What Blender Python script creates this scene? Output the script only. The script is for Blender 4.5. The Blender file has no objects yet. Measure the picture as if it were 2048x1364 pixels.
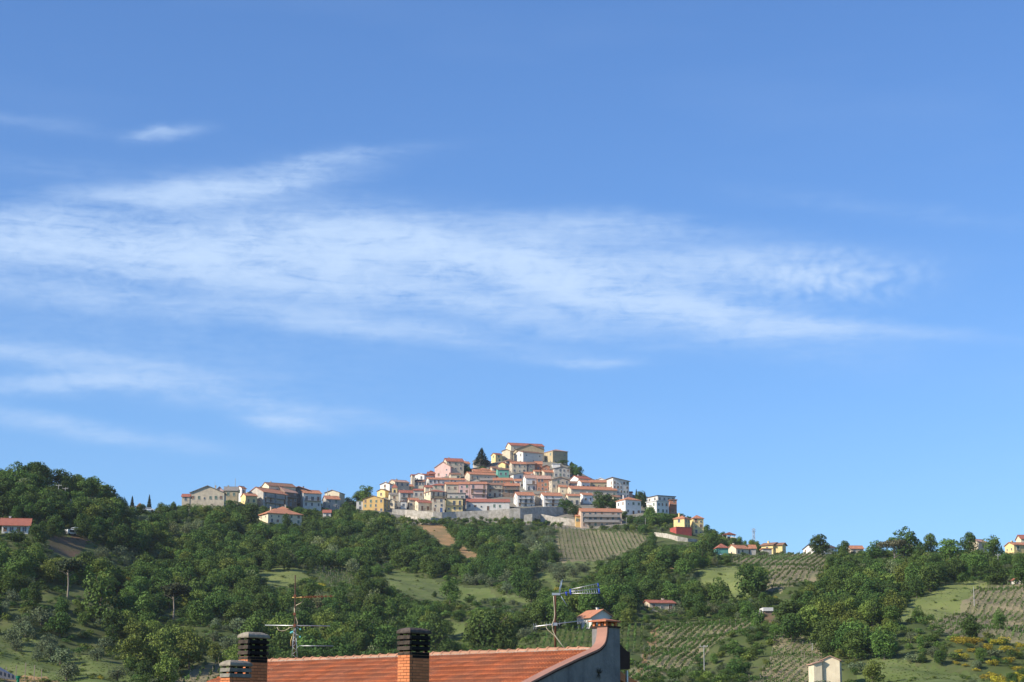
import bpy, math, random
import numpy as np
from mathutils import Vector, Matrix
random.seed(7); rng = np.random.default_rng(7)
PI = math.pi
sc = bpy.context.scene
COL = sc.collection

# ---------------------------------------------------------------- camera
F = 3982.0                       # focal length in pixels of the 2048 wide photograph
PITCH = math.atan(808.0 / F)
CP, SP = math.cos(PITCH), math.sin(PITCH)
cam_d = bpy.data.cameras.new('camera'); cam = bpy.data.objects.new('camera', cam_d); COL.objects.link(cam)
cam_d.sensor_width = 36.0; cam_d.lens = 36.0 * F / 2048.0
cam_d.clip_start = 0.5; cam_d.clip_end = 30000
cam.location = (0, 0, 0); cam.rotation_euler = (PI / 2 + PITCH, 0, 0)
sc.camera = cam

# ---------------------------------------------------------------- sun, sky, exposure
sun_az = (-0.90, -0.435); _l = math.hypot(*sun_az); sun_az = (sun_az[0] / _l, sun_az[1] / _l)
SUN_EL = math.radians(31)
sd = Vector((sun_az[0] * math.cos(SUN_EL), sun_az[1] * math.cos(SUN_EL), math.sin(SUN_EL)))
sl = bpy.data.lights.new('sun', 'SUN'); so = bpy.data.objects.new('sun', sl); COL.objects.link(so)
sl.energy = 4.7; sl.angle = math.radians(0.5); sl.color = (1.0, 0.9, 0.74)
so.rotation_euler = sd.to_track_quat('Z', 'Y').to_euler()
vs = sc.view_settings
vs.view_transform = 'Standard'; vs.look = 'None'; vs.gamma = 1; vs.use_curve_mapping = False
vs.exposure = 0.5
sc.cycles.max_bounces = 5; sc.cycles.diffuse_bounces = 2; sc.cycles.glossy_bounces = 2
sc.cycles.transparent_max_bounces = 6; sc.cycles.volume_bounces = 0

def azel(px, py):
    xv = (px - 1024) / F; yv = (682 - py) / F
    d = Vector((xv, CP - yv * SP, SP + yv * CP)).normalized()
    return math.atan2(d.x, d.y), math.asin(d.z)

world = bpy.data.worlds.new('World'); sc.world = world; world.use_nodes = True
nt = world.node_tree; nt.nodes.clear(); N = nt.nodes.new; L = nt.links.new
def m_(op, a, b=None, c=None, clamp=False, tree=None):
    t = tree or nt
    n = t.nodes.new('ShaderNodeMath'); n.operation = op; n.use_clamp = clamp
    for i, v in enumerate((a, b, c)):
        if v is None: continue
        if isinstance(v, (int, float)): n.inputs[i].default_value = v
        else: t.links.new(v, n.inputs[i])
    return n.outputs[0]
sky = N('ShaderNodeTexSky'); sky.sky_type = 'NISHITA'; sky.sun_disc = False
sky.sun_elevation = SUN_EL; sky.sun_rotation = math.atan2(sun_az[0], sun_az[1])
sky.altitude = 400; sky.air_density = 1.05; sky.dust_density = 0.35; sky.ozone_density = 2.2
bg = N('ShaderNodeBackground'); bg.inputs[1].default_value = 0.095
tc = N('ShaderNodeTexCoord'); sx = N('ShaderNodeSeparateXYZ'); L(tc.outputs['Generated'], sx.inputs[0])
AZ = m_('ARCTAN2', sx.outputs[0], sx.outputs[1]); EL = m_('ARCSINE', sx.outputs[2])
cv = N('ShaderNodeCombineXYZ'); L(AZ, cv.inputs[0]); L(EL, cv.inputs[1])
# warp the coordinates so that the cirrus edges fray
wn = N('ShaderNodeTexNoise'); wn.inputs['Scale'].default_value = 1.0; wn.inputs['Detail'].default_value = 5; wn.inputs['Roughness'].default_value = 0.6
wm = N('ShaderNodeMapping'); wm.inputs['Scale'].default_value = (12, 30, 1); wm.inputs['Rotation'].default_value = (0, 0, 0.12)
L(cv.outputs[0], wm.inputs[0]); L(wm.outputs[0], wn.inputs[0])
ws = N('ShaderNodeVectorMath'); ws.operation = 'SUBTRACT'; L(wn.outputs['Color'], ws.inputs[0]); ws.inputs[1].default_value = (0.5, 0.5, 0.5)
wx = N('ShaderNodeVectorMath'); wx.operation = 'MULTIPLY'; L(ws.outputs[0], wx.inputs[0]); wx.inputs[1].default_value = (0.045, 0.016, 0)
wa = N('ShaderNodeVectorMath'); wa.operation = 'ADD'; L(cv.outputs[0], wa.inputs[0]); L(wx.outputs[0], wa.inputs[1])
def streak(px, py, a, b, ang, s, p=1.0):
    az, el = azel(px, py)
    mp = N('ShaderNodeMapping'); mp.vector_type = 'TEXTURE'
    mp.inputs['Location'].default_value = (az, el, 0); mp.inputs['Rotation'].default_value = (0, 0, math.radians(-ang))
    mp.inputs['Scale'].default_value = (a / F / math.cos(el), b / F, 1)
    L(wa.outputs[0], mp.inputs[0])
    ln = N('ShaderNodeVectorMath'); ln.operation = 'DOT_PRODUCT'; L(mp.outputs[0], ln.inputs[0]); L(mp.outputs[0], ln.inputs[1])
    g = m_('POWER', ln.outputs['Value'], p); g = m_('MULTIPLY', g, -1.0); g = m_('EXPONENT', g); return m_('MULTIPLY', g, s)
ST = [(180, 500, 420, 52, 1, 1.1), (560, 500, 330, 50, 0, .85), (880, 500, 360, 52, 6, 1.0), (1180, 580, 330, 42, 15, 1.0), (1400, 620, 260, 28, 10, .6), (1400, 535, 240, 42, 2, .5),
      (640, 570, 380, 34, 6, .6), (1650, 655, 280, 13, 5, .35), (470, 368, 200, 26, -9, .75), (270, 392, 190, 22, -2, .45), (660, 322, 150, 11, -7, .28), (335, 266, 60, 13, -9, .42),
      (1230, 452, 200, 22, 3, .5), (200, 600, 420, 26, 3, .38), (760, 655, 280, 24, 7, .42), (1000, 620, 240, 26, 12, .4), (120, 715, 330, 20, 5, .40),
      (420, 790, 330, 20, 7, .38), (565, 845, 70, 15, 4, .7), (150, 775, 190, 14, -4, .55), (1150, 722, 100, 11, 3, .35), (120, 850, 260, 16, 7, .4),
      (40, 235, 160, 12, 6, .10), (100, 330, 260, 20, 2, .08), (1780, 420, 260, 20, 9, .08), (1530, 670, 160, 9, -6, .25), (60, 440, 110, 26, 4, .5), (300, 690, 460, 80, 3, .12), (1000, 540, 600, 80, 6, .12), (1540, 545, 200, 40, 3, .22)]
acc = None
for s_ in ST:
    v = streak(*s_)
    acc = v if acc is None else m_('ADD', acc, v)
# fibrous texture along the wind
def noise(scale, detail, rough, rot, dist=0.0):
    mp = N('ShaderNodeMapping'); mp.inputs['Scale'].default_value = scale; mp.inputs['Rotation'].default_value = (0, 0, rot); L(cv.outputs[0], mp.inputs[0])
    n = N('ShaderNodeTexNoise'); n.inputs['Scale'].default_value = 1; n.inputs['Detail'].default_value = detail; n.inputs['Roughness'].default_value = rough
    n.inputs['Distortion'].default_value = dist; L(mp.outputs[0], n.inputs[0]); return n.outputs[0]
f1 = noise((10, 75, 1), 7, 0.62, 0.10, 0.6); f2 = noise((26, 60, 1), 6, 0.6, -0.45, 0.8); f3 = noise((5, 18, 1), 3, 0.5, 0.0)
ff = m_('ADD', m_('MULTIPLY', f1, 1.0), m_('MULTIPLY', f2, 0.7)); ff = m_('ADD', ff, m_('MULTIPLY', f3, 0.6))
f4 = noise((34, 240, 1), 6, 0.65, 0.14, 0.8); f5 = noise((60, 130, 1), 5, 0.6, -0.5, 1.0)
ff = m_('ADD', ff, m_('MULTIPLY', m_('SUBTRACT', m_('ADD', f4, f5), 1.0), 0.85))
ff = m_('MULTIPLY', m_('SUBTRACT', ff, 0.64), 1.45, clamp=False)
ff = m_('MAXIMUM', ff, 0.16)
cl = m_('MULTIPLY', acc, ff)
# dappled end of the long cloud
vo = N('ShaderNodeTexVoronoi'); vo.feature = 'SMOOTH_F1'; vo.inputs['Scale'].default_value = 1; vo.inputs['Smoothness'].default_value = 0.5
vm = N('ShaderNodeMapping'); vm.inputs['Scale'].default_value = (190, 215, 1); vm.inputs['Rotation'].default_value = (0, 0, 0.5); L(wa.outputs[0], vm.inputs[0]); L(vm.outputs[0], vo.inputs[0])
dap = m_('MULTIPLY', streak(1640, 555, 150, 42, 2, 1.0, 1.2), m_('SUBTRACT', 0.78, vo.outputs['Distance']))
cl = m_('ADD', cl, m_('MULTIPLY', m_('MAXIMUM', dap, 0.0), 0.85))
# thin veil over the rest of the sky, fading out high up
veil = m_('MULTIPLY', m_('MAXIMUM', m_('SUBTRACT', f3, 0.52), 0.0), 0.12)
cl = m_('ADD', cl, veil)
cl = m_('SUBTRACT', 1.0, m_('EXPONENT', m_('MULTIPLY', cl, -1.55)), clamp=True)
hs = N('ShaderNodeMixRGB'); hs.blend_type = 'MULTIPLY'; hs.inputs[0].default_value = 1; hs.inputs[2].default_value = (0.64, 0.91, 1.29, 1)
L(sky.outputs[0], hs.inputs[1])
mix = N('ShaderNodeMixRGB'); L(cl, mix.inputs[0]); L(hs.outputs[0], mix.inputs[1]); mix.inputs[2].default_value = (4.4, 5.75, 7.8, 1)
L(mix.outputs[0], bg.inputs[0])
ow = N('ShaderNodeOutputWorld'); L(bg.outputs[0], ow.inputs[0])

# ---------------------------------------------------------------- helpers
def ray(px, py):
    xv = (px - 1024) / F; yv = (682 - py) / F
    return xv, CP - yv * SP, SP + yv * CP
def at(px, py, D):
    """the point at distance D (metres along +Y) seen at pixel px,py of the photograph"""
    a, b, c = ray(px, py); return Vector((a / b * D, D, c / b * D))
def proj(x, y, z):
    d = y * CP + z * SP
    return 1024 + F * x / d, 682 - F * (-y * SP + z * CP) / d
def tag(o, label=None, cat=None, group=None, kind=None):
    if label: o['label'] = label
    if cat: o['category'] = cat
    if group: o['group'] = group
    if kind: o['kind'] = kind
    return o
def empty(name, loc, rz=0.0):
    o = bpy.data.objects.new(name, None); COL.objects.link(o); o.location = loc; o.rotation_euler = (0, 0, rz); o.empty_display_size = 0.5; return o
class MB:
    def __init__(s): s.v = []; s.f = []; s.m = []
    def face(s, pts, mi=0):
        n = len(s.v); s.v += [tuple(p) for p in pts]; s.f.append(tuple(range(n, n + len(pts)))); s.m.append(mi)
    def box(s, a, b, mi=0, M=None):
        x0, y0, z0 = a; x1, y1, z1 = b
        c = [(x0, y0, z0), (x1, y0, z0), (x1, y1, z0), (x0, y1, z0), (x0, y0, z1), (x1, y0, z1), (x1, y1, z1), (x0, y1, z1)]
        if M is not None: c = [tuple(M @ Vector(p)) for p in c]
        n = len(s.v); s.v += c
        for q in ((0, 3, 2, 1), (4, 5, 6, 7), (0, 1, 5, 4), (1, 2, 6, 5), (2, 3, 7, 6), (3, 0, 4, 7)):
            s.f.append(tuple(n + i for i in q)); s.m.append(mi)
    def prism(s, poly, d, mi=0):
        """poly: list of 3d points, extruded by vector d"""
        d = Vector(d); n = len(s.v); k = len(poly)
        s.v += [tuple(Vector(p)) for p in poly] + [tuple(Vector(p) + d) for p in poly]
        s.f.append(tuple(n + i for i in reversed(range(k)))); s.m.append(mi)
        s.f.append(tuple(n + k + i for i in range(k))); s.m.append(mi)
        for i in range(k):
            j = (i + 1) % k; s.f.append((n + i, n + j, n + k + j, n + k + i)); s.m.append(mi)
    def tube(s, pts, r, seg=6, mi=0, r2=None):
        pts = [Vector(p) for p in pts]; n0 = len(s.v); K = len(pts)
        for i, p in enumerate(pts):
            t = (pts[min(i + 1, K - 1)] - pts[max(i - 1, 0)]).normalized()
            u = t.cross(Vector((0, 0, 1)) if abs(t.z) < .9 else Vector((1, 0, 0))).normalized(); w = t.cross(u)
            rr = r if r2 is None else r + (r2 - r) * i / max(1, K - 1)
            for k in range(seg):
                a = 2 * PI * k / seg; s.v.append(tuple(p + (u * math.cos(a) + w * math.sin(a)) * rr))
        for i in range(K - 1):
            for k in range(seg):
                k2 = (k + 1) % seg; a = n0 + i * seg
                s.f.append((a + k, a + k2, a + seg + k2, a + seg + k)); s.m.append(mi)
        s.f.append(tuple(n0 + k for k in reversed(range(seg)))); s.m.append(mi)
        s.f.append(tuple(n0 + (K - 1) * seg + k for k in range(seg))); s.m.append(mi)
    def mesh(s, name, mats, smooth=False):
        me = bpy.data.meshes.new(name); me.from_pydata(s.v, [], s.f)
        for m in (mats if isinstance(mats, (list, tuple)) else [mats]): me.materials.append(m)
        if len(set(s.m)) > 1: me.polygons.foreach_set('material_index', s.m)
        if smooth: me.polygons.foreach_set('use_smooth', [True] * len(me.polygons))
        me.update(); return me
    def build(s, name, mats, parent=None, smooth=False):
        return link(name, s.mesh(name, mats, smooth), parent)
def link(name, me, parent=None, loc=None, rz=None):
    o = bpy.data.objects.new(name, me); COL.objects.link(o)
    if parent is not None: o.parent = parent
    if loc is not None: o.location = loc
    if rz is not None: o.rotation_euler = (0, 0, rz)
    return o

# ---------------------------------------------------------------- materials
def mat(name, col, rough=0.85, col2=None, nscale=1.0, namt=0.5, streak=0.0, bump=0.0, bscale=20.0, spec=0.2, metal=0.0, wave=None, island=0.0, translucent=0.0, big=None):
    m = bpy.data.materials.new(name); m.use_nodes = True; t = m.node_tree; t.nodes.clear(); n = t.nodes.new; l = t.links.new
    out = n('ShaderNodeOutputMaterial'); b = n('ShaderNodeBsdfPrincipled')
    b.inputs['Roughness'].default_value = rough; b.inputs['Specular IOR Level'].default_value = spec; b.inputs['Metallic'].default_value = metal
    geo = n('ShaderNodeNewGeometry'); tcn = n('ShaderNodeTexCoord')
    c1 = tuple(col) + (1,); c2 = tuple(col2 if col2 else [c * 0.6 for c in col]) + (1,)
    nz = n('ShaderNodeTexNoise'); nz.inputs['Scale'].default_value = nscale; nz.inputs['Detail'].default_value = 6; nz.inputs['Roughness'].default_value = 0.6
    l(tcn.outputs['Object'], nz.inputs[0])
    rp = n('ShaderNodeValToRGB'); rp.color_ramp.elements[0].position = 0.35; rp.color_ramp.elements[1].position = 0.68
    l(nz.outputs[0], rp.inputs[0])
    mx = n('ShaderNodeMixRGB'); mx.inputs[1].default_value = c1; mx.inputs[2].default_value = c2
    fac = m_('MULTIPLY', rp.outputs[0], namt, tree=t)
    if streak:
        mp = n('ShaderNodeMapping'); mp.inputs['Scale'].default_value = (2.2, 2.2, 0.25); l(tcn.outputs['Object'], mp.inputs[0])
        n2 = n('ShaderNodeTexNoise'); n2.inputs['Scale'].default_value = 1.3; n2.inputs['Detail'].default_value = 5; l(mp.outputs[0], n2.inputs[0])
        r2 = n('ShaderNodeValToRGB'); r2.color_ramp.elements[0].position = 0.5; r2.color_ramp.elements[1].position = 0.75; l(n2.outputs[0], r2.inputs[0])
        fac = m_('ADD', fac, m_('MULTIPLY', r2.outputs[0], streak, tree=t), clamp=True, tree=t)
    l(fac, mx.inputs[0]); cur = mx.outputs[0]
    if big:
        nb = n('ShaderNodeTexNoise'); nb.inputs['Scale'].default_value = big[0]; nb.inputs['Detail'].default_value = 3; l(geo.outputs['Position'], nb.inputs[0])
        rb = n('ShaderNodeValToRGB'); rb.color_ramp.elements[0].position = 0.42; rb.color_ramp.elements[1].position = 0.6; l(nb.outputs[0], rb.inputs[0])
        mb = n('ShaderNodeMixRGB'); l(m_('MULTIPLY', rb.outputs[0], big[2], tree=t), mb.inputs[0]); l(cur, mb.inputs[1]); mb.inputs[2].default_value = tuple(big[1]) + (1,); cur = mb.outputs[0]
    if island:
        hv = n('ShaderNodeHueSaturation'); l(cur, hv.inputs['Color'])
        v = m_('MULTIPLY_ADD', geo.outputs['Random Per Island'], island * 2, 1 - island, tree=t)
        oi = n('ShaderNodeObjectInfo')
        v = m_('MULTIPLY', v, m_('MULTIPLY_ADD', oi.outputs['Random'], 0.5 if island > .2 else .30, 0.75 if island > .2 else .85, tree=t), tree=t)
        l(v, hv.inputs['Value'])
        if island > .2: l(m_('MULTIPLY_ADD', oi.outputs['Random'], 0.03, 0.485, tree=t), hv.inputs['Hue'])
        cur = hv.outputs[0]
    l(cur, b.inputs['Base Color'])
    h = None
    if bump:
        nb = n('ShaderNodeTexNoise'); nb.inputs['Scale'].default_value = bscale; nb.inputs['Detail'].default_value = 4; l(tcn.outputs['Object'], nb.inputs[0])
        bp = n('ShaderNodeBump'); bp.inputs['Strength'].default_value = bump; bp.inputs['Distance'].default_value = 0.05 if not wave else 0.1
        hh = nb.outputs[0]
        if wave:
            wv = n('ShaderNodeTexWave'); wv.inputs['Scale'].default_value = wave; wv.inputs['Distortion'].default_value = 0.3; l(tcn.outputs['Object'], wv.inputs[0])
            hh = m_('ADD', hh, wv.outputs[1], tree=t)
        l(hh, bp.inputs['Height']); l(bp.outputs[0], b.inputs['Normal'])
    sh = b.outputs[0]
    if translucent:
        tr = n('ShaderNodeBsdfTranslucent'); l(cur, tr.inputs[0]); ms = n('ShaderNodeMixShader'); ms.inputs[0].default_value = translucent
        l(sh, ms.inputs[1]); l(tr.outputs[0], ms.inputs[2]); sh = ms.outputs[0]
    l(sh, out.inputs[0]); return m

W = {}
def wallm(k, c, c2=None, st=0.35): W[k] = mat('stucco_' + k, c, 0.9, c2, 0.55, 0.75, st, 0.3, 8)
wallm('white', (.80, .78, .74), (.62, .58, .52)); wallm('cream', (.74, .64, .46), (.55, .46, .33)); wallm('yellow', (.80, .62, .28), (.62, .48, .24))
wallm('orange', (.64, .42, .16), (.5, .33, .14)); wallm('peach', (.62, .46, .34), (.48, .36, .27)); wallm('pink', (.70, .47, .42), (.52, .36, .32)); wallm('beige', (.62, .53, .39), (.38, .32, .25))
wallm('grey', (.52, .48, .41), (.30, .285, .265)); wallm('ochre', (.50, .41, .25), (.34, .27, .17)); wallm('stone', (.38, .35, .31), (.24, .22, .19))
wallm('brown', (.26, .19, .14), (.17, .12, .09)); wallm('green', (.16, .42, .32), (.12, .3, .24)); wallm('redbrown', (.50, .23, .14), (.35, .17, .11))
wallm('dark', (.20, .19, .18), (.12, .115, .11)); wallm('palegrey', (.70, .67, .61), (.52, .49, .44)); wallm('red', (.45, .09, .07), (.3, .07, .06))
R = {}
def roofm(k, c, c2=None): R[k] = mat('rooftile_' + k, c, 0.85, c2, 0.8, 0.6, 0.0, 0.5, 6, wave=3.0)
roofm('orange', (.54, .235, .13), (.36, .17, .11)); roofm('red', (.42, .15, .10), (.29, .11, .08)); roofm('brown', (.32, .17, .11), (.2, .12, .09))
roofm('pink', (.52, .31, .23), (.38, .24, .19)); roofm('grey', (.30, .27, .24), (.2, .18, .165)); roofm('white', (.7, .69, .67)); roofm('dark', (.12, .09, .08))
M = {
 'glass': mat('window_glass', (.035, .045, .06), 0.15, namt=0.0, spec=0.6), 'frame': mat('window_frame', (.62, .60, .56), 0.6, namt=.2),
 'shutb': mat('shutter_brown', (.20, .10, .05), 0.7, namt=.3), 'shutg': mat('shutter_green', (.07, .15, .10), 0.7, namt=.3),
 'door': mat('door_wood', (.14, .08, .05), 0.7), 'blue': mat('door_blue', (.05, .12, .3), .5), 'rail': mat('railing_iron', (.10, .10, .11), .5, metal=.4),
 'slab': mat('balcony_slab', (.36, .33, .30), .9), 'stonewall': mat('rubble_stone', (.56, .51, .44), .95, (.30, .27, .21), .7, .9, 0.55, .9, 3),
 'pole': mat('concrete_pole', (.42, .41, .38), .9), 'steel': mat('galvanised_steel', (.36, .38, .40), .45, metal=.6), 'cable': mat('cable_cream', (.55, .5, .36), .7),
}
# ---------------------------------------------------------------- the terrain
# columns: photo column -> ground points (row, distance) from the foot of the picture up to the ridge
COLS = {
 -400: [(1364, 400), (1250, 450), (1150, 500), (1060, 560), (990, 610)],
 0:    [(1364, 400), (1250, 455), (1150, 510), (1060, 570), (960, 640)],
 60:   [(1364, 400), (1250, 458), (1150, 515), (1060, 580), (952, 650)],
 150:  [(1364, 405), (1250, 465), (1150, 530), (1060, 600), (985, 670)],
 220:  [(1364, 405), (1250, 472), (1150, 545), (1070, 625), (1012, 700)],
 300:  [(1364, 410), (1250, 485), (1150, 575), (1070, 680), (1026, 780)],
 380:  [(1364, 415), (1250, 495), (1150, 605), (1070, 730), (1016, 850)],
 500:  [(1364, 425), (1250, 505), (1150, 640), (1070, 780), (1002, 900)],
 680:  [(1364, 430), (1250, 520), (1150, 665), (1070, 815), (1014, 945)],
 745:  [(1364, 430), (1250, 530), (1150, 680), (1070, 840), (1030, 905), (1000, 965)],
 820:  [(1364, 435), (1250, 535), (1150, 690), (1070, 850), (1035, 915), (982, 1000)],
 900:  [(1364, 440), (1250, 540), (1150, 700), (1070, 860), (1035, 920), (948, 1040)],
 1000: [(1364, 440), (1250, 540), (1150, 700), (1070, 870), (1035, 925), (922, 1062)],
 1130: [(1364, 440), (1250, 535), (1150, 695), (1070, 870), (1035, 925), (925, 1062)],
 1180: [(1364, 440), (1250, 530), (1150, 690), (1070, 870), (1035, 920), (955, 1045)],
 1260: [(1364, 435), (1250, 525), (1150, 680), (1060, 870), (985, 1010)],
 1340: [(1364, 430), (1250, 520), (1150, 670), (1070, 830), (1018, 960)],
 1400: [(1364, 425), (1250, 515), (1150, 660), (1090, 800), (1052, 905)],
 1450: [(1364, 420), (1250, 510), (1150, 650), (1082, 850)],
 1560: [(1364, 415), (1250, 500), (1150, 640), (1106, 800)],
 1650: [(1364, 410), (1250, 495), (1150, 630), (1109, 780)],
 1850: [(1364, 405), (1250, 490), (1150, 620), (1106, 750)],
 2048: [(1364, 400), (1250, 485), (1150, 600), (1112, 720)],
 2450: [(1364, 400), (1250, 480), (1150, 590), (1112, 700)],
}
KY = ray(1024, 1150)[1]
def el_of(py): yv = (682 - py) / F; return (SP + yv * CP) / (CP - yv * SP)
NT_, NU_ = 240, 930
us = np.array(sorted(COLS)); tt = np.linspace(0, 1, NT_)
Dk = []; rk = []
for u in us:
    k = COLS[u]; pr = k[-1][0]; rk.append(pr)
    ts = [(1364 - p) / (1364 - pr) for p, d in k]; Dk.append(np.interp(tt, ts, [d for p, d in k]))
Dk = np.array(Dk); rk = np.array(rk, float)
ug = np.linspace(-480, 2530, NU_)
Dg = np.array([np.interp(ug, us, Dk[:, j]) for j in range(NT_)]).T
rg = np.interp(ug, us, rk)
def smooth(a, n, axis):
    k = np.hanning(n + 2)[1:-1]; k /= k.sum(); p = [(0, 0)] * a.ndim; p[axis] = (n // 2, n // 2)
    return np.apply_along_axis(lambda v: np.convolve(v, k, 'valid'), axis, np.pad(a, p, mode='edge'))
Dg = smooth(smooth(Dg, 25, 0), 21, 1); rg = smooth(rg, 11, 0)
PYg = 1364 - tt[None, :] * (1364 - rg[:, None])
ELg = el_of(PYg); AZg = (ug - 1024) / F / KY
_ns = [(rng.uniform(0, 2 * PI), rng.uniform(0, 2 * PI), lam * rng.uniform(.8, 1.25), amp) for lam, amp in
       [(95, 1.0), (80, 1.0), (60, .8), (45, .8), (36, .6), (27, .5), (21, .35), (15, .25), (11, .15), (8, .1)]]
def bumps(x, y):
    z = 0
    for a, p, lam, amp in _ns: z = z + amp * np.sin((x * math.cos(a) + y * math.sin(a)) * 2 * PI / lam + p)
    u = x / y * F * KY + 1024
    k = 1 - 0.8 * np.exp(-((u - 1040) / 260) ** 2) * (1 / (1 + np.exp(-(y - 900) / 15)))
    k = k * (1 - .8 / (1 + np.exp(-(y - 690) / 22)))
    return z * 0.8 * k
def col_at(az):
    i = np.clip(np.interp(az, AZg, np.arange(NU_)), 0, NU_ - 1.001); a = int(i); f = i - a
    return Dg[a] * (1 - f) + Dg[a + 1] * f, ELg[a] * (1 - f) + ELg[a + 1] * f
def height(x, y):
    D, E = col_at(x / y)
    if y > D[-1]: e = E[-1] * D[-1] - (y - D[-1]) * 0.22
    elif y < D[0]: e = np.interp(y, [8, 60, D[0]], [-9, -8, E[0] * D[0]])
    else: e = np.interp(y, D, E * D)
    k = min(1, max(0, (y - 120) / 200))
    return float(e + bumps(x, y) * k)
def ground(px, py):
    """ground point seen at a pixel of the photograph"""
    a, b, c = ray(px, py); az = a / b; e = c / b
    D, E = col_at(az)
    y = float(np.interp(e, E, D)) if e <= E[-1] else float(D[-1])
    x = az * y
    return Vector((x, y, height(x, y)))
def inpoly(P, x, y):
    x = np.asarray(x, float); y = np.asarray(y, float); r = np.zeros(x.shape, bool); n = len(P)
    for i in range(n):
        x1, y1 = P[i]; x2, y2 = P[(i + 1) % n]
        if y1 == y2: continue
        c = ((y1 > y) != (y2 > y)) & (x < (x2 - x1) * (y - y1) / (y2 - y1) + x1); r ^= c
    return r
# ---- land cover: outlines as they lie on the slope
LC = {
 'meadow': [
  ([(510, 1150), (541, 1143), (580, 1146), (611, 1150), (622, 1163), (590, 1172), (552, 1180), (531, 1166)], 'bright mown meadow in the wood behind the thin mast'),
  ([(772, 1130), (826, 1147), (871, 1160), (919, 1168), (985, 1183), (1077, 1203), (1085, 1222), (1037, 1218), (965, 1208), (925, 1215), (879, 1195), (850, 1202), (800, 1185), (765, 1158)], 'long sloping meadow crossing the middle of the hillside'),
  ([(890, 1246), (925, 1250), (945, 1262), (945, 1285), (900, 1278)], 'small meadow between the poplars and the black-capped chimney'),
  ([(1397, 1146), (1435, 1132), (1475, 1133), (1486, 1154), (1500, 1173), (1510, 1192), (1470, 1194), (1430, 1180), (1400, 1165)], 'bright meadow beside the big round tree'),
  ([(1776, 1236), (1800, 1224), (1823, 1202), (1871, 1179), (1933, 1168), (1985, 1166), (1950, 1192), (1871, 1246), (1840, 1256), (1800, 1252)], 'wide green meadow left of the brown vineyard on the right slope'),
  ([(-90, 1256), (60, 1262), (120, 1286), (200, 1300), (260, 1330), (250, 1420), (-90, 1420)], 'grassy bank among the olive trees at the lower left'),
  ([(1740, 1318), (1860, 1332), (1960, 1338), (2000, 1364), (1990, 1420), (1660, 1420), (1700, 1352)], 'green grass bank right of the pale farm building'),
  ([(1546, 1196), (1584, 1206), (1592, 1218), (1556, 1214)], 'small grass clearing below the big round tree'),
  ([(1074, 1136), (1130, 1122), (1200, 1124), (1190, 1140), (1150, 1166), (1103, 1178), (1077, 1165)], 'pale green orchard slope below the upper vineyard'),
 ],
 'vineyard_ground': [
  ([(1108, 1056), (1180, 1060), (1270, 1066), (1300, 1078), (1262, 1098), (1205, 1120), (1120, 1124)], 'soil of the upper vineyard below the long peach block'),
  ([(1458, 1122), (1560, 1110), (1640, 1104), (1652, 1118), (1650, 1148), (1570, 1190), (1530, 1190), (1540, 1150), (1500, 1130)], 'soil of the striped vineyard beside the big round tree'),
  ([(1310, 1246), (1400, 1240), (1498, 1242), (1512, 1258), (1439, 1288), (1365, 1336), (1281, 1352), (1255, 1372), (1240, 1364), (1296, 1300)], 'soil of the big lower vineyard right of the foreground house'),
  ([(1550, 1280), (1634, 1292), (1650, 1320), (1625, 1390), (1500, 1390), (1495, 1352), (1540, 1325)], 'soil of the vineyard behind the pale farm building'),
  ([(1959, 1185), (2017, 1172), (2140, 1172), (2140, 1300), (1975, 1270), (1919, 1292), (1871, 1284), (1862, 1250)], 'brown soil of the vineyard on the right slope'),
  ([(1030, 1303), (1070, 1282), (1149, 1266), (1230, 1257), (1290, 1250), (1285, 1300), (1230, 1335), (1030, 1335)], 'soil of the green vineyard behind the foreground ridge'),
  ([(618, 1135), (680, 1145), (735, 1163), (700, 1175), (640, 1165)], 'soil of the small vineyard right of the bright meadow'),
  ([(345, 1348), (440, 1325), (445, 1420), (330, 1420)], 'soil of the vine plot left of the two left chimneys'),
 ],
 'bare_earth': [
  ([(828, 1042), (879, 1046), (905, 1073), (917, 1086), (890, 1090), (853, 1066)], 'orange landslip under the village wall'),
  ([(920, 1088), (934, 1094), (960, 1117), (930, 1118), (916, 1104)], 'lower tongue of orange earth in the wood'),
  ([(98, 1086), (130, 1080), (178, 1078), (192, 1090), (165, 1102), (130, 1112), (100, 1108)], 'brown bare bank below the parked white van'),
  ([(-30, 1340), (40, 1330), (95, 1340), (118, 1364), (120, 1400), (-30, 1400)], 'pale sandy patch at the lower left corner'),
  ([(1333, 1140), (1368, 1128), (1372, 1136), (1342, 1152)], 'small bare bank among the trees below the red container'),
  ([(1306, 1252), (1318, 1252), (1310, 1300), (1275, 1352), (1262, 1356), (1296, 1300)], 'narrow dirt path along the lower vineyard'),
  ([(1512, 1242), (1548, 1238), (1550, 1248), (1522, 1254)], 'brown bare yard beside the small shed'),
  ([(1240, 1000), (1300, 1006), (1300, 1000), (1240, 1000)], None),
 ],
 'village_ground': [
  ([(755, 1030), (760, 990), (860, 940), (960, 905), (1140, 905), (1180, 940), (1290, 980), (1290, 1052), (1110, 1058), (1080, 1050), (1030, 1045), (840, 1042)], 'paved and stony ground under the hill village'),
 ],
}
rows_D = []
XS = [AZg[:, None] * Dg]; ZS = [ELg * Dg]; YS = [Dg]
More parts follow.
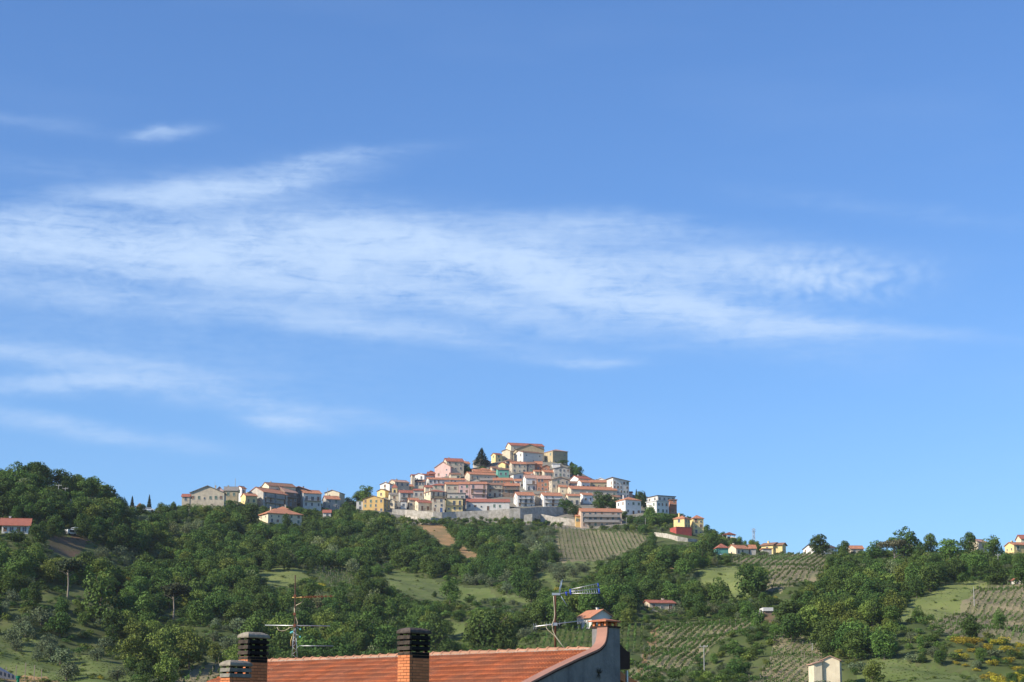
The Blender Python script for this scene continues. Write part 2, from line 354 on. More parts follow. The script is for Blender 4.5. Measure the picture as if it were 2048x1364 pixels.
# in front of the picture's foot and behind the ridge
fr = [20, 60, 150, 260, 340]
D0 = Dg[:, :1]; Z0 = ELg[:, :1] * D0; Dr = Dg[:, -1:]; Zr = ELg[:, -1:] * Dr
Yf = np.concatenate([np.full((NU_, 1), d) for d in fr], 1); Zf = np.array([[np.interp(d, [8, 60, D0[i, 0]], [-9, -8, Z0[i, 0]]) for d in fr] for i in range(NU_)])
bk = [(6, -1.0), (15, -3.3), (40, -8.8), (90, -22), (200, -50), (700, -150), (1800, -160)]
Yb = np.concatenate([Dr + a for a, b in bk], 1); Zb = np.concatenate([np.maximum(Zr + b, -12 if a > 1 else 0) for a, b in bk], 1)
Y = np.concatenate([Yf, Dg, Yb], 1); X = AZg[:, None] * Y
Z = np.concatenate([Zf, ELg * Dg, Zb], 1)
Z = Z + bumps(X, Y) * np.clip((Y - 120) / 200, 0, 1) * np.where(Y > 1300, 0, 1)
nr = Y.shape[1]
V = np.stack([X, Y, Z], -1).reshape(-1, 3)
ii, jj = np.meshgrid(np.arange(NU_ - 1), np.arange(nr - 1), indexing='ij')
q = (ii * nr + jj).ravel(); Q = np.stack([q, q + nr, q + nr + 1, q + 1], 1)
C = V[Q].mean(1); cpx, cpy = proj(C[:, 0], C[:, 1], C[:, 2])
# the outlines are fixed on the smooth slope, so compare with the row the smooth slope gives
jc = jj.ravel(); tmid = np.clip((jc - len(fr) + .5) / (NT_ - 1), 0, 1); gi = ii.ravel()
cpy = 1364 - tmid * (1364 - rg[gi]); cpy = np.where(jc < len(fr), 1364 + 12 * (len(fr) - jc), cpy); vis = (jc < len(fr) + NT_)
cpx = cpx + 3 * np.sin(cpy * .35) + 2 * np.sin(cpx * .21); cpyw = cpy + 1.5 * np.sin(cpx * .3) + 1.2 * np.sin(cpx * .11 + 2)
cover = np.zeros(len(Q), int); defs = []
for nm in ('village_ground', 'meadow', 'vineyard_ground', 'bare_earth'):
    for P, lab in LC[nm]:
        if lab is None: continue
        defs.append((nm, P, lab)); cover[inpoly(P, cpx, cpyw) & vis] = len(defs)
def gmat(name, c1, c2, c3, s1, s2, amt=0.8, bump=.6):
    return mat(name, c1, .95, c2, s1, amt, 0, bump, 1.2, 0.1, big=(s2, c3, .7))
GM = {
 'terrain': gmat('scrub_ground', (.085, .115, .035), (.13, .13, .06), (.055, .08, .024), .25, .06),
 'meadow': gmat('meadow_grass', (.12, .165, .045), (.165, .18, .075), (.085, .12, .032), .7, .07, 1.0, .9),
 'meadow_bright': gmat('mown_grass', (.175, .215, .06), (.21, .22, .09), (.13, .165, .05), .7, .06, .9, .9),
 'vineyard_ground': gmat('vineyard_soil', (.27, .215, .14), (.19, .185, .095), (.17, .175, .085), .8, .08, .9),
 'vine_green': gmat('grassed_vineyard', (.085, .12, .032), (.14, .13, .06), (.065, .10, .028), .5, .08, .8),
 'bare_earth': gmat('orange_earth', (.38, .24, .12), (.27, .17, .085), (.20, .16, .075), .6, .12, .9, 1.0),
 'village_ground': gmat('village_paving', (.26, .24, .21), (.16, .16, .10), (.2, .18, .15), .3, .08, .8),
}
def gobj(name, sel, m, lab=None):
    F_ = Q[sel]; uq, inv = np.unique(F_, return_inverse=True); inv = inv.reshape(F_.shape)
    me = bpy.data.meshes.new(name); me.vertices.add(len(uq)); me.vertices.foreach_set('co', V[uq].ravel())
    me.loops.add(inv.size); me.loops.foreach_set('vertex_index', inv.ravel().astype(np.int32))
    me.polygons.add(len(F_)); me.polygons.foreach_set('loop_start', np.arange(0, inv.size, 4, dtype=np.int32)); me.polygons.foreach_set('loop_total', np.full(len(F_), 4, np.int32))
    me.polygons.foreach_set('use_smooth', np.ones(len(F_), bool)); me.update(calc_edges=True); me.materials.append(m)
    o = link(name, me); tag(o, lab, kind='structure'); return o
gobj('hillside', cover == 0, GM['terrain'], 'wooded hillside rising to the village and the side ridges')
GM['brown'] = gmat('brown_earth', (.19, .12, .075), (.13, .09, .055), (.10, .095, .045), .9, .12, .9)
for i, (nm, P, lab) in enumerate(defs):
    mm = GM['brown'] if 'brown bare' in lab else GM[nm]
    if nm == 'meadow' and ('bright' in lab or 'right slope' in lab): mm = GM['meadow_bright']
    if nm == 'vineyard_ground' and ('green' in lab or 'small' in lab or 'big lower' in lab): mm = GM['vine_green'] if 'big' not in lab else GM['vineyard_ground']
    if (cover == i + 1).any(): gobj(nm, cover == i + 1, mm, lab)
pl = MB(); pl.face([(-3500, -1500, -13.5), (3500, -1500, -13.5), (3500, 4000, -13.5), (-3500, 4000, -13.5)])
tag(pl.build('plain', GM['meadow']), 'flat grassy valley floor around the hills', kind='structure')
FIELDS = [P for nm, P, lab in defs if nm != 'village_ground'] 

hz = MB(); hz.box((-3800, -1800, -14.6), (3800, 4300, 190))
HM = bpy.data.materials.new('haze'); HM.use_nodes = True; ht = HM.node_tree; ht.nodes.clear(); ho = ht.nodes.new('ShaderNodeOutputMaterial'); hp = ht.nodes.new('ShaderNodeVolumePrincipled')
hp.inputs['Color'].default_value = (.86, .92, 1, 1); hp.inputs['Density'].default_value = 0.00005; hp.inputs['Anisotropy'].default_value = .2; ht.links.new(hp.outputs[0], ho.inputs['Volume'])
tag(hz.build('haze', HM), 'thin summer haze over the valley', kind='stuff')
# ---------------------------------------------------------------- houses
TILE = {0: (0, 0, 1), 1: (680, 870, 5.389), 2: (1020, 870, 5.389), 3: (360, 930, 5.689), 4: (0, 880, 4.876), 5: (1250, 980, 4.763), 6: (1640, 1020, 5.02),
        7: (1250, 1150, 4.763), 8: (1620, 1150, 4.785), 9: (880, 1130, 4.267), 10: (960, 880, 10.78), 11: (740, 940, 12.4)}
def tp(t, x, y): a, b, s = TILE[t]; return a + x / s, b + y / s
def win_mesh(nm, w, h, pane, mats, mull=True):
    b = MB(); b.box((-w / 2, -.03, 0), (w / 2, .02, h), 1)
    f = .07
    b.box((-w / 2 - f, -.09, -f), (-w / 2, .0, h + f)); b.box((w / 2, -.09, -f), (w / 2 + f, 0, h + f))
    b.box((-w / 2, -.09, h), (w / 2, 0, h + f)); b.box((-w / 2 - .1, -.16, -f - .03), (w / 2 + .1, 0, -f + .05))
    if mull: b.box((-.03, -.05, 0), (.03, -.03, h))
    return b.mesh(nm, [mats, pane])
WM = {'g': win_mesh('window_glazed', .95, 1.35, M['glass'], M['frame']), 'b': win_mesh('window_brown', .95, 1.35, M['shutb'], M['frame']),
      'v': win_mesh('window_green', .95, 1.35, M['shutg'], M['frame']), 'd': win_mesh('french_door', 1.1, 2.1, M['glass'], M['frame']),
      'r': win_mesh('french_door_brown', 1.1, 2.1, M['shutb'], M['frame']), 's': win_mesh('window_small', .6, .7, M['glass'], M['frame'], False)}
def door_mesh(m):
    b = MB(); b.box((-.5, -.05, 0), (.5, .02, 2.1), 1)
    for x in (-.6, .5): b.box((x, -.1, 0), (x + .1, 0, 2.2))
    b.box((-.5, -.1, 2.1), (.5, 0, 2.2)); return b.mesh('door', [M['frame'], m])
DM = [door_mesh(M['door']), door_mesh(M['shutg']), door_mesh(M['blue'])]
HOUSES = []
def roof_slab(b, p0, p1, ext, th=.16):
    """p0,p1: two points of the cross section (upper surface), extruded by ext"""
    p0 = Vector(p0); p1 = Vector(p1); b.prism([p0, p1, p1 - Vector((0, 0, th)), p0 - Vector((0, 0, th))], ext)
def house(t, xl, xc, xr, ye, yb, wall, roof, label, rt='gx', rp=None, rs=None, bal=0, door=0, name='house', cat='house', win='auto', D=None, chim=1, flat_th=.3, depth=None,
          rows=None, cols=None, ov=.35, shade_win=None, group=None, th=None, sidewin=True, wmat=None, base=4.0, kind='g', solid=False):
    pc, pye = tp(t, xc, ye); pl_, _ = tp(t, xl, ye); pr, pyb = tp(t, xr, yb)
    pR = tp(t, rs, ye)[0] if rs is not None else None
    cpx = pr if rs is not None else pc
    if D is None: D = ground(cpx, pyb).y
    Cn = at(cpx, pyb, D); mpp = D / F / KY
    H = max(2.2, at(cpx, pye, D).z - Cn.z)
    bm = (pr - pc) * mpp; am = ((pR - pr) if rs is not None else (pc - pl_)) * mpp
    hyp = math.hypot(am, bm)
    if am < 0.3: theta = .05; Dp = depth or min(9, max(5, bm)); Wd = bm
    elif bm < am: Wd = max(bm * 1.15, min(8.5, hyp)); theta = math.acos(min(.98, bm / Wd)); Dp = am / math.sin(theta)
    else:
        Dp = depth or min(10.0, max(5.5, hyp)); Dp = max(Dp, am * 1.1); theta = math.asin(min(.98, am / Dp)); Wd = bm / math.cos(theta)
    az = Cn.x / Cn.y
    e = el_of(pyb)
    if rs is not None: root = empty(name, Cn, -theta + 0); x0, x1 = -Wd, 0.0
    else: root = empty(name, Cn, theta); x0, x1 = 0.0, Wd
    tag(root, label, cat, group)
    mw = wmat or W[wall]
    half = Dp / 2 if rt in ('gx', 'hip', 'pyr') else Wd / 2
    if rp is None: rh = half * .42
    else:
        pm = rp / TILE[t][2] * mpp
        rh = pm + (Dp / 2 * e if rt in ('gx', 'hip', 'pyr') else 0)
    rh = max(.25, rh)
    b = MB(); zb = -base; z1 = H
    xm = (x0 + x1) / 2
    if rt == 'gx': b.prism([(x0, 0, zb), (x0, Dp, zb), (x0, Dp, z1), (x0, Dp / 2, z1 + rh), (x0, 0, z1)][::-1], (x1 - x0, 0, 0))
    elif rt == 'gf': b.prism([(x0, 0, zb), (x1, 0, zb), (x1, 0, z1), (xm, 0, z1 + rh), (x0, 0, z1)], (0, Dp, 0))
    elif rt in ('sr', 'sl'):
        za, zc = (z1, z1 + rh) if rt == 'sr' else (z1 + rh, z1)
        b.prism([(x0, 0, zb), (x1, 0, zb), (x1, 0, zc), (x0, 0, za)], (0, Dp, 0))
    else: b.box((x0, 0, zb), (x1, Dp, z1))
    b.build('wall', mw, root)
    r = MB(); sl = rh / half if half else .4
    if rt == 'gx':
        L_ = (x1 - x0 + 2 * ov, 0, 0)
        roof_slab(r, (x0 - ov, -ov, z1 - ov * sl + .17), (x0 - ov, Dp / 2, z1 + rh + .17), L_); roof_slab(r, (x0 - ov, Dp / 2 + .002, z1 + rh + .17), (x0 - ov, Dp + ov, z1 - ov * sl + .17), L_)
        r.box((x0 - ov, Dp / 2 - .12, z1 + rh + .14), (x1 + ov, Dp / 2 + .12, z1 + rh + .26))
    elif rt == 'gf':
        L_ = (0, Dp + 2 * ov, 0)
        roof_slab(r, (x0 - ov, -ov, z1 - ov * sl + .17), (xm, -ov, z1 + rh + .17), L_); roof_slab(r, (xm + .002, -ov, z1 + rh + .17), (x1 + ov, -ov, z1 - ov * sl + .17), L_)
    elif rt in ('hip', 'pyr'):
        a0, a1, c0, c1 = x0 - ov, x1 + ov, -ov, Dp + ov; zz = z1 + .0
        k = 0 if rt == 'pyr' else max(0, (a1 - a0) / 2 - (c1 - c0) / 2)
        p = [(a0, c0, zz), (a1, c0, zz), (a1, c1, zz), (a0, c1, zz)]; r1 = (xm - k, Dp / 2, z1 + rh); r2 = (xm + k, Dp / 2, z1 + rh)
        if k: r.face([p[0], p[1], r2, r1]); r.face([p[1], p[2], r2]); r.face([p[2], p[3], r1, r2]); r.face([p[3], p[0], r1])
        else:
            for i in range(4): r.face([p[i], p[(i + 1) % 4], r1])
        r.box((a0, c0, zz - .18), (a1, c1, zz - .002))
    elif rt == 'flat': r.box((x0 - ov, -ov, z1 + .002), (x1 + ov, Dp + ov, z1 + flat_th))
    elif rt == 'none': r = None
    else:
        za, zc = (z1, z1 + rh) if rt == 'sr' else (z1 + rh, z1); ss = (zc - za) / Wd
        roof_slab(r, (x0 - ov, -ov, za - ss * ov + .17), (x1 + ov, -ov, zc + ss * ov + .17), (0, Dp + 2 * ov, 0))
    if r is not None:
        ro = r.build('roof', R[roof], root)
        if chim and Wd > 5 and rt in ('gx', 'gf', 'hip'):
            c = MB(); cx = x0 + Wd * random.choice((.25, .4, .7)); cy = Dp * .62; zt = z1 + rh + .7
            c.box((cx - .28, cy - .28, z1), (cx + .28, cy + .28, zt)); c.box((cx - .36, cy - .36, zt), (cx + .36, cy + .36, zt + .12)); c.build('chimney', mw, ro)
    # windows
    if win != 'none':
        nf = rows or max(1, int(round(H / 3.0))); fh = H / nf
        nc = cols or max(1, int(round(Wd / 2.9)))
        for f in range(nf):
            zf = f * fh
            for c in range(nc):
                x = x0 + (c + .5 + random.uniform(-.08, .08)) * Wd / nc
                if f == 0 and door and c == (nc // 2): link('door', DM[door - 1], root, (x, 0, 0)); continue
                if random.random() < .12: continue
                if bal and f >= nf - bal: k_ = random.choice('ddr')
                else: k_ = random.choice({'g': 'ggbvs', 'b': 'bbg', 'v': 'vvg', 's': 's'}[kind])
                if k_ in 'dr': z = zf + .15
                else: z = zf + fh * .5 - .5
                if z + 1.5 > z1 and k_ not in 'dr': z = max(zf + .2, z1 - 1.7)
                if z + (2.2 if k_ in 'dr' else 1.4) > z1 + .1: k_ = 's'; z = max(.2, z1 - 1.1)
                wo_ = link('window', WM[k_], root, (x, 0, z)); wo_.scale = (random.uniform(.78, 1.15), 1, random.uniform(.82, 1.08))
            if am > 1.0 and sidewin:
                ns = max(1, int(round(Dp / 4.2)))
                for c in range(ns):
                    if random.random() < .25: continue
                    y = (c + .5) * Dp / ns; z = zf + fh * .5 - .5
                    if z + 1.4 > z1: z = z1 - 1.6
                    if z < 0: continue
                    k_ = random.choice('ggbvs')
                    w_ = link('window', WM[k_], root)
                    if rs is not None: w_.location = (x1, y, z); w_.rotation_euler = (0, 0, PI / 2)
                    else: w_.location = (x0, y, z); w_.rotation_euler = (0, 0, -PI / 2)
        for k in range(bal):
            zf = (nf - 1 - k) * fh + .05
            bb = MB(); w0, w1 = x0 + Wd * .06, x1 - Wd * .06
            bb.box((w0, -1.1, zf - .16), (w1, -.003, zf))
            bb.box((w0, -1.1, zf + .95), (w1, -1.05, zf + 1.0), 0 if solid else 1)
            if solid: bb.box((w0, -1.098, zf + .002), (w1, -1.02, zf + .948), 0)
            n = 0 if solid else int((w1 - w0) / .35)
            for i in range(n + 1):
                x = w0 + (w1 - w0 - .03) * i / max(1, n); bb.box((x, -1.09, zf), (x + .03, -1.06, zf + .95), 1)
            bb.build('balcony', [M['slab'], M['rail']], root)
    root['_px'] = (cpx + (pl_ if rs is None else pc)) / 2
    HOUSES.append((min(pl_, pc) - 1, (pR or pr) + 1, pye - 3, pyb, D, root))
    del root['_px']
    return root, dict(x0=x0, x1=x1, Dp=Dp, H=H, W=Wd, rh=rh, D=D)

h = house
# ---- summit: church, palace, fort
h(10, 555, 665, 1395, 112, 330, 'cream', 'red', 'long church on the summit with a red roof and blank white gable', rp=48, name='church', cat='church', rows=2, cols=4, chim=0, sidewin=False, D=1083, base=12)
h(10, 720, 780, 1390, 200, 430, 'ochre', 'brown', 'wide ochre gable-fronted hall just in front of the summit church', rt='gf', rp=115, win='none', chim=0, name='hall', cat='hall', D=1070, base=12)
h(10, 730, 930, 1368, 262, 480, 'palegrey', 'brown', 'big blank grey-fronted building with a white side wall below the summit gable', rp=22, rows=2, cols=3, chim=0, kind='s', D=1056, base=12)
h(10, 1388, 1570, 1898, 225, 520, 'ochre', 'pink', 'massive ochre stone fort at the right end of the summit', rt='hip', rp=38, kind='s', rows=2, cols=3, chim=0, name='fort', cat='fort', D=1058, base=12)
h(10, 240, 335, 478, 312, 560, 'yellow', 'red', 'tall narrow yellow tower house left of the summit', rp=25, rows=3, chim=0, D=1056, base=12)
h(10, 470, 650, 722, 232, 470, 'cream', 'brown', 'cream three-window house leaning on the left side of the summit hall', rp=20, D=1060, base=12)
h(10, 452, 560, 810, 452, 540, 'cream', 'brown', 'low house with a brown hipped roof under the white side wall', rt='hip', rp=50, chim=0, D=1048, base=12)
h(10, 395, 545, 640, 515, 610, 'yellow', 'red', 'small bright yellow house above the green house', rp=30, chim=0, D=1044, base=12)
h(10, 625, 690, 1010, 512, 710, 'beige', 'orange', 'long grey-beige house with an orange roof centred below the summit', rp=42, cols=3)
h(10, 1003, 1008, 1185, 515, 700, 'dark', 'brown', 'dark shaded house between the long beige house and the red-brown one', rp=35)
h(10, 1172, 1186, 1345, 518, 680, 'redbrown', 'orange', 'red-brown house with a stepped orange roof under the fort', rp=52)
h(10, 1345, 1352, 1505, 575, 690, 'redbrown', 'brown', 'low brown gabled house right of the stepped orange roof', rt='gf', rp=35)
h(10, 1552, 1600, 1945, 612, 800, 'grey', 'grey', 'grey gabled house with four dark windows under the fort bushes', rt='gf', rp=40, cols=4, rows=2)
h(10, 1545, 1560, 1735, 560, 600, 'white', 'white', 'white flat terrace block right under the fort wall', rt='flat', win='none', flat_th=.2)
h(10, 1290, 1390, 1690, 692, 800, 'beige', 'orange', 'beige house with a bright orange roof midway up the right side', rp=45)
h(10, 1140, 1182, 1300, 697, 770, 'cream', 'orange', 'tiny cream house with an orange roof left of the bright orange roof', rp=26, chim=0)
h(10, 620, 722, 935, 745, 850, 'palegrey', 'dark', 'pale grey house with a single roof slope rising to the right', rt='sr', rp=55, chim=0)
h(10, 935, 950, 1140, 735, 830, 'beige', 'orange', 'low beige house with an orange roof right of the rising roof slope', rp=40)
h(10, 345, 380, 625, 638, 820, 'green', 'brown', 'teal green house in the middle of the village', rp=22)
h(10, 282, 292, 712, 882, 960, 'redbrown', 'orange', 'long dark house with an orange roof below the green house', rp=46, cols=6, rows=1)
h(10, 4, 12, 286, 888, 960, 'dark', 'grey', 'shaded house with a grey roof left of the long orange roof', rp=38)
h(10, 740, 752, 886, 882, 1000, 'palegrey', 'orange', 'small pale house with an orange roof right of the long dark house', rp=38)
h(10, 930, 985, 1222, 815, 1090, 'white', 'pink', 'white three-floor house with two flowered balconies and a pinkish roof', rp=62, bal=2)
h(10, 1226, 1236, 1530, 835, 1095, 'redbrown', 'pink', 'brick-red house with a green garage door', rp=60, rows=3, cols=4)
h(10, 1462, 1545, 1925, 857, 1140, 'beige', 'brown', 'large beige gable-fronted house right of the brick-red house', rt='gf', rp=62, rows=3, cols=4, door=1)
h(10, 486, 496, 856, 987, 1230, 'brown', 'orange', 'brown house with an orange roof and one long pale balcony', rp=48, bal=1, rows=3)
h(10, 150, 160, 488, 967, 1235, 'beige', 'brown', 'beige house with washing on its balconies in the long middle row', rp=38, bal=1, rows=3, door=1)
# ---- two white houses in the front row
h(10, 725, 805, 1180, 1187, 1440, 'white', 'orange', 'left of the two matching white houses with balconies and orange roofs', rp=62, bal=2, rows=3)
h(10, 1290, 1370, 1780, 1197, 1440, 'white', 'orange', 'right of the two matching white houses with balconies and orange roofs', rp=60, bal=2, rows=3)
# ---- left flank
h(11, -360, -340, 150, 772, 1010, 'palegrey', 'dark', 'plain grey flat-roofed house in front of the orange house', rt='flat', flat_th=.15, ov=.2, rows=2, cols=3)
h(11, -190, -190, 335, 715, 1040, 'orange', 'brown', 'orange gable-fronted house at the left foot of the village', rt='gf', rp=85, rs=470, rows=3, cols=4)
h(11, 445, 445, 605, 768, 960, 'cream', 'grey', 'little cream chapel with a grey gable right of the orange house', rt='gf', rp=48, rs=660, name='chapel', cat='chapel', rows=1, cols=1, chim=0)
h(11, 440, 490, 700, 610, 760, 'cream', 'grey', 'cream nave behind the little chapel with the bell tower on it', rp=40, name='church', cat='church', chim=0)
tw, d_ = h(11, 527, 540, 675, 432, 700, 'yellow', 'red', 'yellow bell tower with a pointed red roof', rt='pyr', rp=95, name='bell_tower', cat='bell tower', win='none', ov=.15, D=ground(*tp(11, 600, 742)).y)
b = MB(); w_ = d_['W']; zz = d_['H'] - 3.6
b.box((w_ * .3, -.04, zz), (w_ * .7, .02, zz + 2.0), 0); 
b.prism([(w_ * .5 + w_ * .2 * math.cos(a), -.04, zz + 2.0 + w_ * .2 * math.sin(a)) for a in np.linspace(0, PI, 9)], (0, .06, 0)); b.build('belfry_opening', M['glass'], tw)
b = MB(); b.box((-.12, -.12, d_['H'] - .5), (w_ + .12, d_['Dp'] + .12, d_['H'] - .3)); b.box((-.1, -.1, zz - .5), (w_ + .1, d_['Dp'] + .1, zz - .35)); b.build('cornice', W['cream'], tw)
h(11, 165, 375, 500, 512, 690, 'yellow', 'brown', 'bright yellow house left of the bell tower', rp=28)
h(11, 240, 485, 612, 348, 540, 'white', 'brown', 'big white house with a long lit side wall above the bright yellow house', rp=26, rows=2)
h(11, 430, 622, 970, 292, 420, 'beige', 'pink', 'house with a broad pinkish roof on the left skyline of the village', rp=46)
h(11, 665, 680, 826, 402, 540, 'white', 'dark', 'small white gabled house right behind the bell tower', rt='gf', rp=28, chim=0)
h(11, 830, 912, 1072, 402, 510, 'yellow', 'orange', 'small yellow house with an orange roof right of the small white gable', rp=42)
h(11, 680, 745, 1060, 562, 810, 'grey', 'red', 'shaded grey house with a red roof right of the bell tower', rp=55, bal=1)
h(11, 1062, 1082, 1325, 505, 720, 'grey', 'red', 'grey house with two dark square windows and a thin red roof', rp=30, cols=2)
h(11, 1100, 1290, 1372, 392, 490, 'cream', 'red', 'cream house with a long sunlit side above the grey houses', rp=36)
h(11, 1040, 1062, 1352, 312, 400, 'cream', 'brown', 'cream house with an arcade under a brown roof', rp=48, cols=4, rows=1)
h(11, 1050, 1345, 1480, 122, 260, 'white', 'red', 'white house with a low dark eave on the left shoulder of the village', rp=20)
h(11, 990, 1040, 1110, 135, 280, 'beige', 'red', 'narrow beige house at the left end of the upper village', rp=18)
h(11, 1400, 1450, 1610, 105, 200, 'redbrown', 'red', 'red-roofed house tucked against the pink house', rp=42)
h(11, 1375, 1452, 2373, 228, 480, 'palegrey', 'orange', 'very long house with a tall white end wall and an orange roof', rp=38, rows=2, cols=9, depth=7)
h(11, 1535, 1560, 1875, 385, 480, 'beige', 'red', 'low beige house with a red hipped roof behind the veranda house', rt='hip', rp=62)
h(11, 1320, 1500, 1885, 522, 760, 'cream', 'red', 'cream veranda house with white blinds under a red hipped roof', rt='hip', rp=48, bal=1)
h(11, 1525, 1535, 1850, 705, 1045, 'beige', 'brown', 'narrow tall beige house with a blue door on the front terrace', rt='flat', door=3, rows=3, flat_th=.2)
h(11, 1062, 1195, 1530, 802, 1010, 'cream', 'red', 'cream house with a red roof and one balcony at the front left', rp=52, bal=1, kind='b')
h(11, 915, 970, 1205, 742, 975, 'beige', 'orange', 'beige house with a sunlit edge left of the cream balcony house', rp=42)
h(1, 1130, 1145, 1322, 684, 830, 'yellow', 'grey', 'yellow two-floor house with a wide balcony in the front row', rt='flat', rs=None, bal=1, flat_th=.3)
h(1, 1322, 1326, 1352, 690, 830, 'dark', 'grey', 'right side of the yellow front-row house, coloured dark for its shade', rt='flat', win='none')  # dark wall colour stands in for shade on the yellow house's right side
h(1, 1355, 1362, 1830, 722, 812, 'palegrey', 'red', 'long low white house with a red roof on the terrace wall', rp=30, rows=1, cols=7, door=1, chim=0)
h(1, 1150, 1160, 1350, 628, 720, 'grey', 'grey', 'grey flat-roofed terrace house behind the yellow front-row house', rt='flat')
# ---- the long middle row
h(1, 1122, 1140, 1275, 530, 690, 'beige', 'orange', 'beige left end house of the long middle row', rp=22, rows=2)
h(1, 1275, 1279, 1395, 528, 690, 'pink', 'orange', 'pink house in the long middle row', rp=22, rows=3)
h(1, 1396, 1400, 1582, 527, 690, 'pink', 'orange', 'pale pink house with dark balconies in the long middle row', rp=20, bal=2, rows=3)
# ---- upper left
h(1, 1015, 1190, 1262, 342, 450, 'pink', 'pink', 'tall pink house on the upper left of the village', rp=42, rows=2)
h(1, 1105, 1150, 1335, 282, 380, 'beige', 'red', 'long red-roofed house on the skyline above the pink house', rp=30)
h(1, 1255, 1290, 1400, 306, 400, 'white', 'orange', 'white house with an orange roof right of the tall pink house', rp=20)
h(1, 1430, 1545, 1625, 272, 340, 'grey', 'grey', 'grey house under the dark fir tree', rp=16)
h(1, 1335, 1398, 1682, 422, 500, 'beige', 'orange', 'long beige house with an orange roof left of the green house', rp=22)
h(1, 1400, 1440, 1680, 398, 440, 'cream', 'orange', 'low house whose orange roof shows above the long beige house', rp=24, chim=1)
h(1, 1480, 1490, 1600, 372, 420, 'beige', 'orange', 'small house with a pointed orange roof under the fir trees', rt='pyr', rp=20, chim=0)
h(1, 1398, 1405, 1505, 490, 540, 'grey', 'grey', 'small grey gable in front of the long beige house', rt='gf', rp=24, chim=0)
h(1, 950, 1000, 1022, 405, 460, 'redbrown', 'red', 'small red-brown house left of the tall pink house', rp=15)
h(1, 1262, 1268, 1345, 362, 410, 'white', 'white', 'small white flat house below the dark round tree', rt='flat', win='none')
# ---- right flank
h(2, 650, 740, 880, 468, 560, 'white', 'red', 'white house with a red roof at the right end of the upper village', rp=28)
h(2, 720, 770, 865, 508, 600, 'white', 'orange', 'white half of the house with the bright orange roof on the right flank', rp=24, rows=1)
h(2, 866, 868, 1056, 510, 600, 'ochre', 'orange', 'ochre half of the house with the bright orange roof on the right flank', rp=22, rows=1, kind='b')
h(2, 1052, 1112, 1290, 492, 680, 'palegrey', 'grey', 'big grey modern block at the right edge of the village', rt='sl', rp=34, ov=.7, rows=4, cols=5, chim=0)
h(2, 905, 1050, 1110, 490, 560, 'palegrey', 'white', 'house with a white metal roof beside the modern block', rp=20, chim=0)
h(2, 612, 660, 1165, 580, 670, 'beige', 'orange', 'very long beige house with an orange roof above the big tree', rp=30, rows=1, cols=7, depth=8)
h(2, 600, 625, 760, 655, 750, 'cream', 'orange', 'house with a pillared terrace beside the right white house', rp=18, bal=1)
h(2, 745, 787, 900, 645, 740, 'white', 'orange', 'white house with an orange roof half hidden by the big tree', rp=20, kind='b')
h(2, 1155, 1245, 1420, 695, 860, 'white', 'orange', 'square white villa with an orange hipped roof among trees', rt='hip', rp=34, rows=2, cols=3, door=1)
h(2, 705, 712, 762, 875, 960, 'orange', 'orange', 'small orange annex on the left end of the long peach block', rp=10, rows=1, cols=2, chim=0, D=ground(*tp(2, 740, 985)).y)
h(2, 745, 768, 1210, 825, 995, 'peach', 'orange', 'long peach three-floor block with two full-length balconies above the vineyard', rp=33, bal=2, rows=3, cols=7, depth=10, solid=True)
h(2, 1480, 1580, 1722, 712, 850, 'white', 'white', 'white modern villa with stepped flat roofs near the right end', rt='flat', rows=2)
h(2, 1490, 1592, 1792, 655, 720, 'white', 'dark', 'dark glazed top floor of the stepped modern villa', rt='flat', cols=4, rows=1, wmat=W['palegrey'], D=ground(*tp(2, 1650, 830)).y + 9)
h(2, 1722, 1726, 1800, 700, 850, 'redbrown', 'brown', 'brown block with balconies at the right edge of the stepped villa', rt='flat', bal=2, rows=3)
h(11, 745, 760, 905, 778, 960, 'palegrey', 'brown', 'low flat-roofed grey house left of the beige house with the sunlit edge', rt='flat', rows=1)
h(1, 900, 918, 992, 562, 640, 'cream', 'red', 'small cream house left of the veranda house', rp=18)
h(1, 860, 925, 1012, 436, 500, 'white', 'red', 'white cottage between the upper-left red roofs and the long tall-ended house', rp=14)
h(1, 1175, 1190, 1300, 425, 480, 'cream', 'brown', 'low garden house under the tall pink house', rp=14, chim=0)
h(1, 1610, 1640, 1700, 355, 410, 'beige', 'brown', 'small beige house left of the green house', rp=14)
h(2, 335, 350, 440, 462, 540, 'beige', 'pink', 'small beige house above the brick-red house', rp=20)
h(2, 150, 165, 250, 470, 540, 'cream', 'orange', 'small cream house above the flowered balconies', rp=16)
h(2, 630, 650, 725, 520, 600, 'grey', 'brown', 'shaded grey house right of the large beige gable', rp=18)
h(2, 268, 272, 324, 640, 740, 'beige', 'grey', 'plain beige block between the two matching white houses', rt='flat', win='none')
h(2, 1278, 1284, 1322, 628, 670, 'pink', 'red', 'tiny pink house right of the modern block', rp=10, win='none', chim=0)
h(2, 1095, 1118, 1190, 668, 745, 'beige', 'brown', 'beige house behind the big round village tree', rp=16)
h(2, 520, 535, 612, 560, 640, 'cream', 'orange', 'narrow cream house right of the brick-red garage house', rp=16)
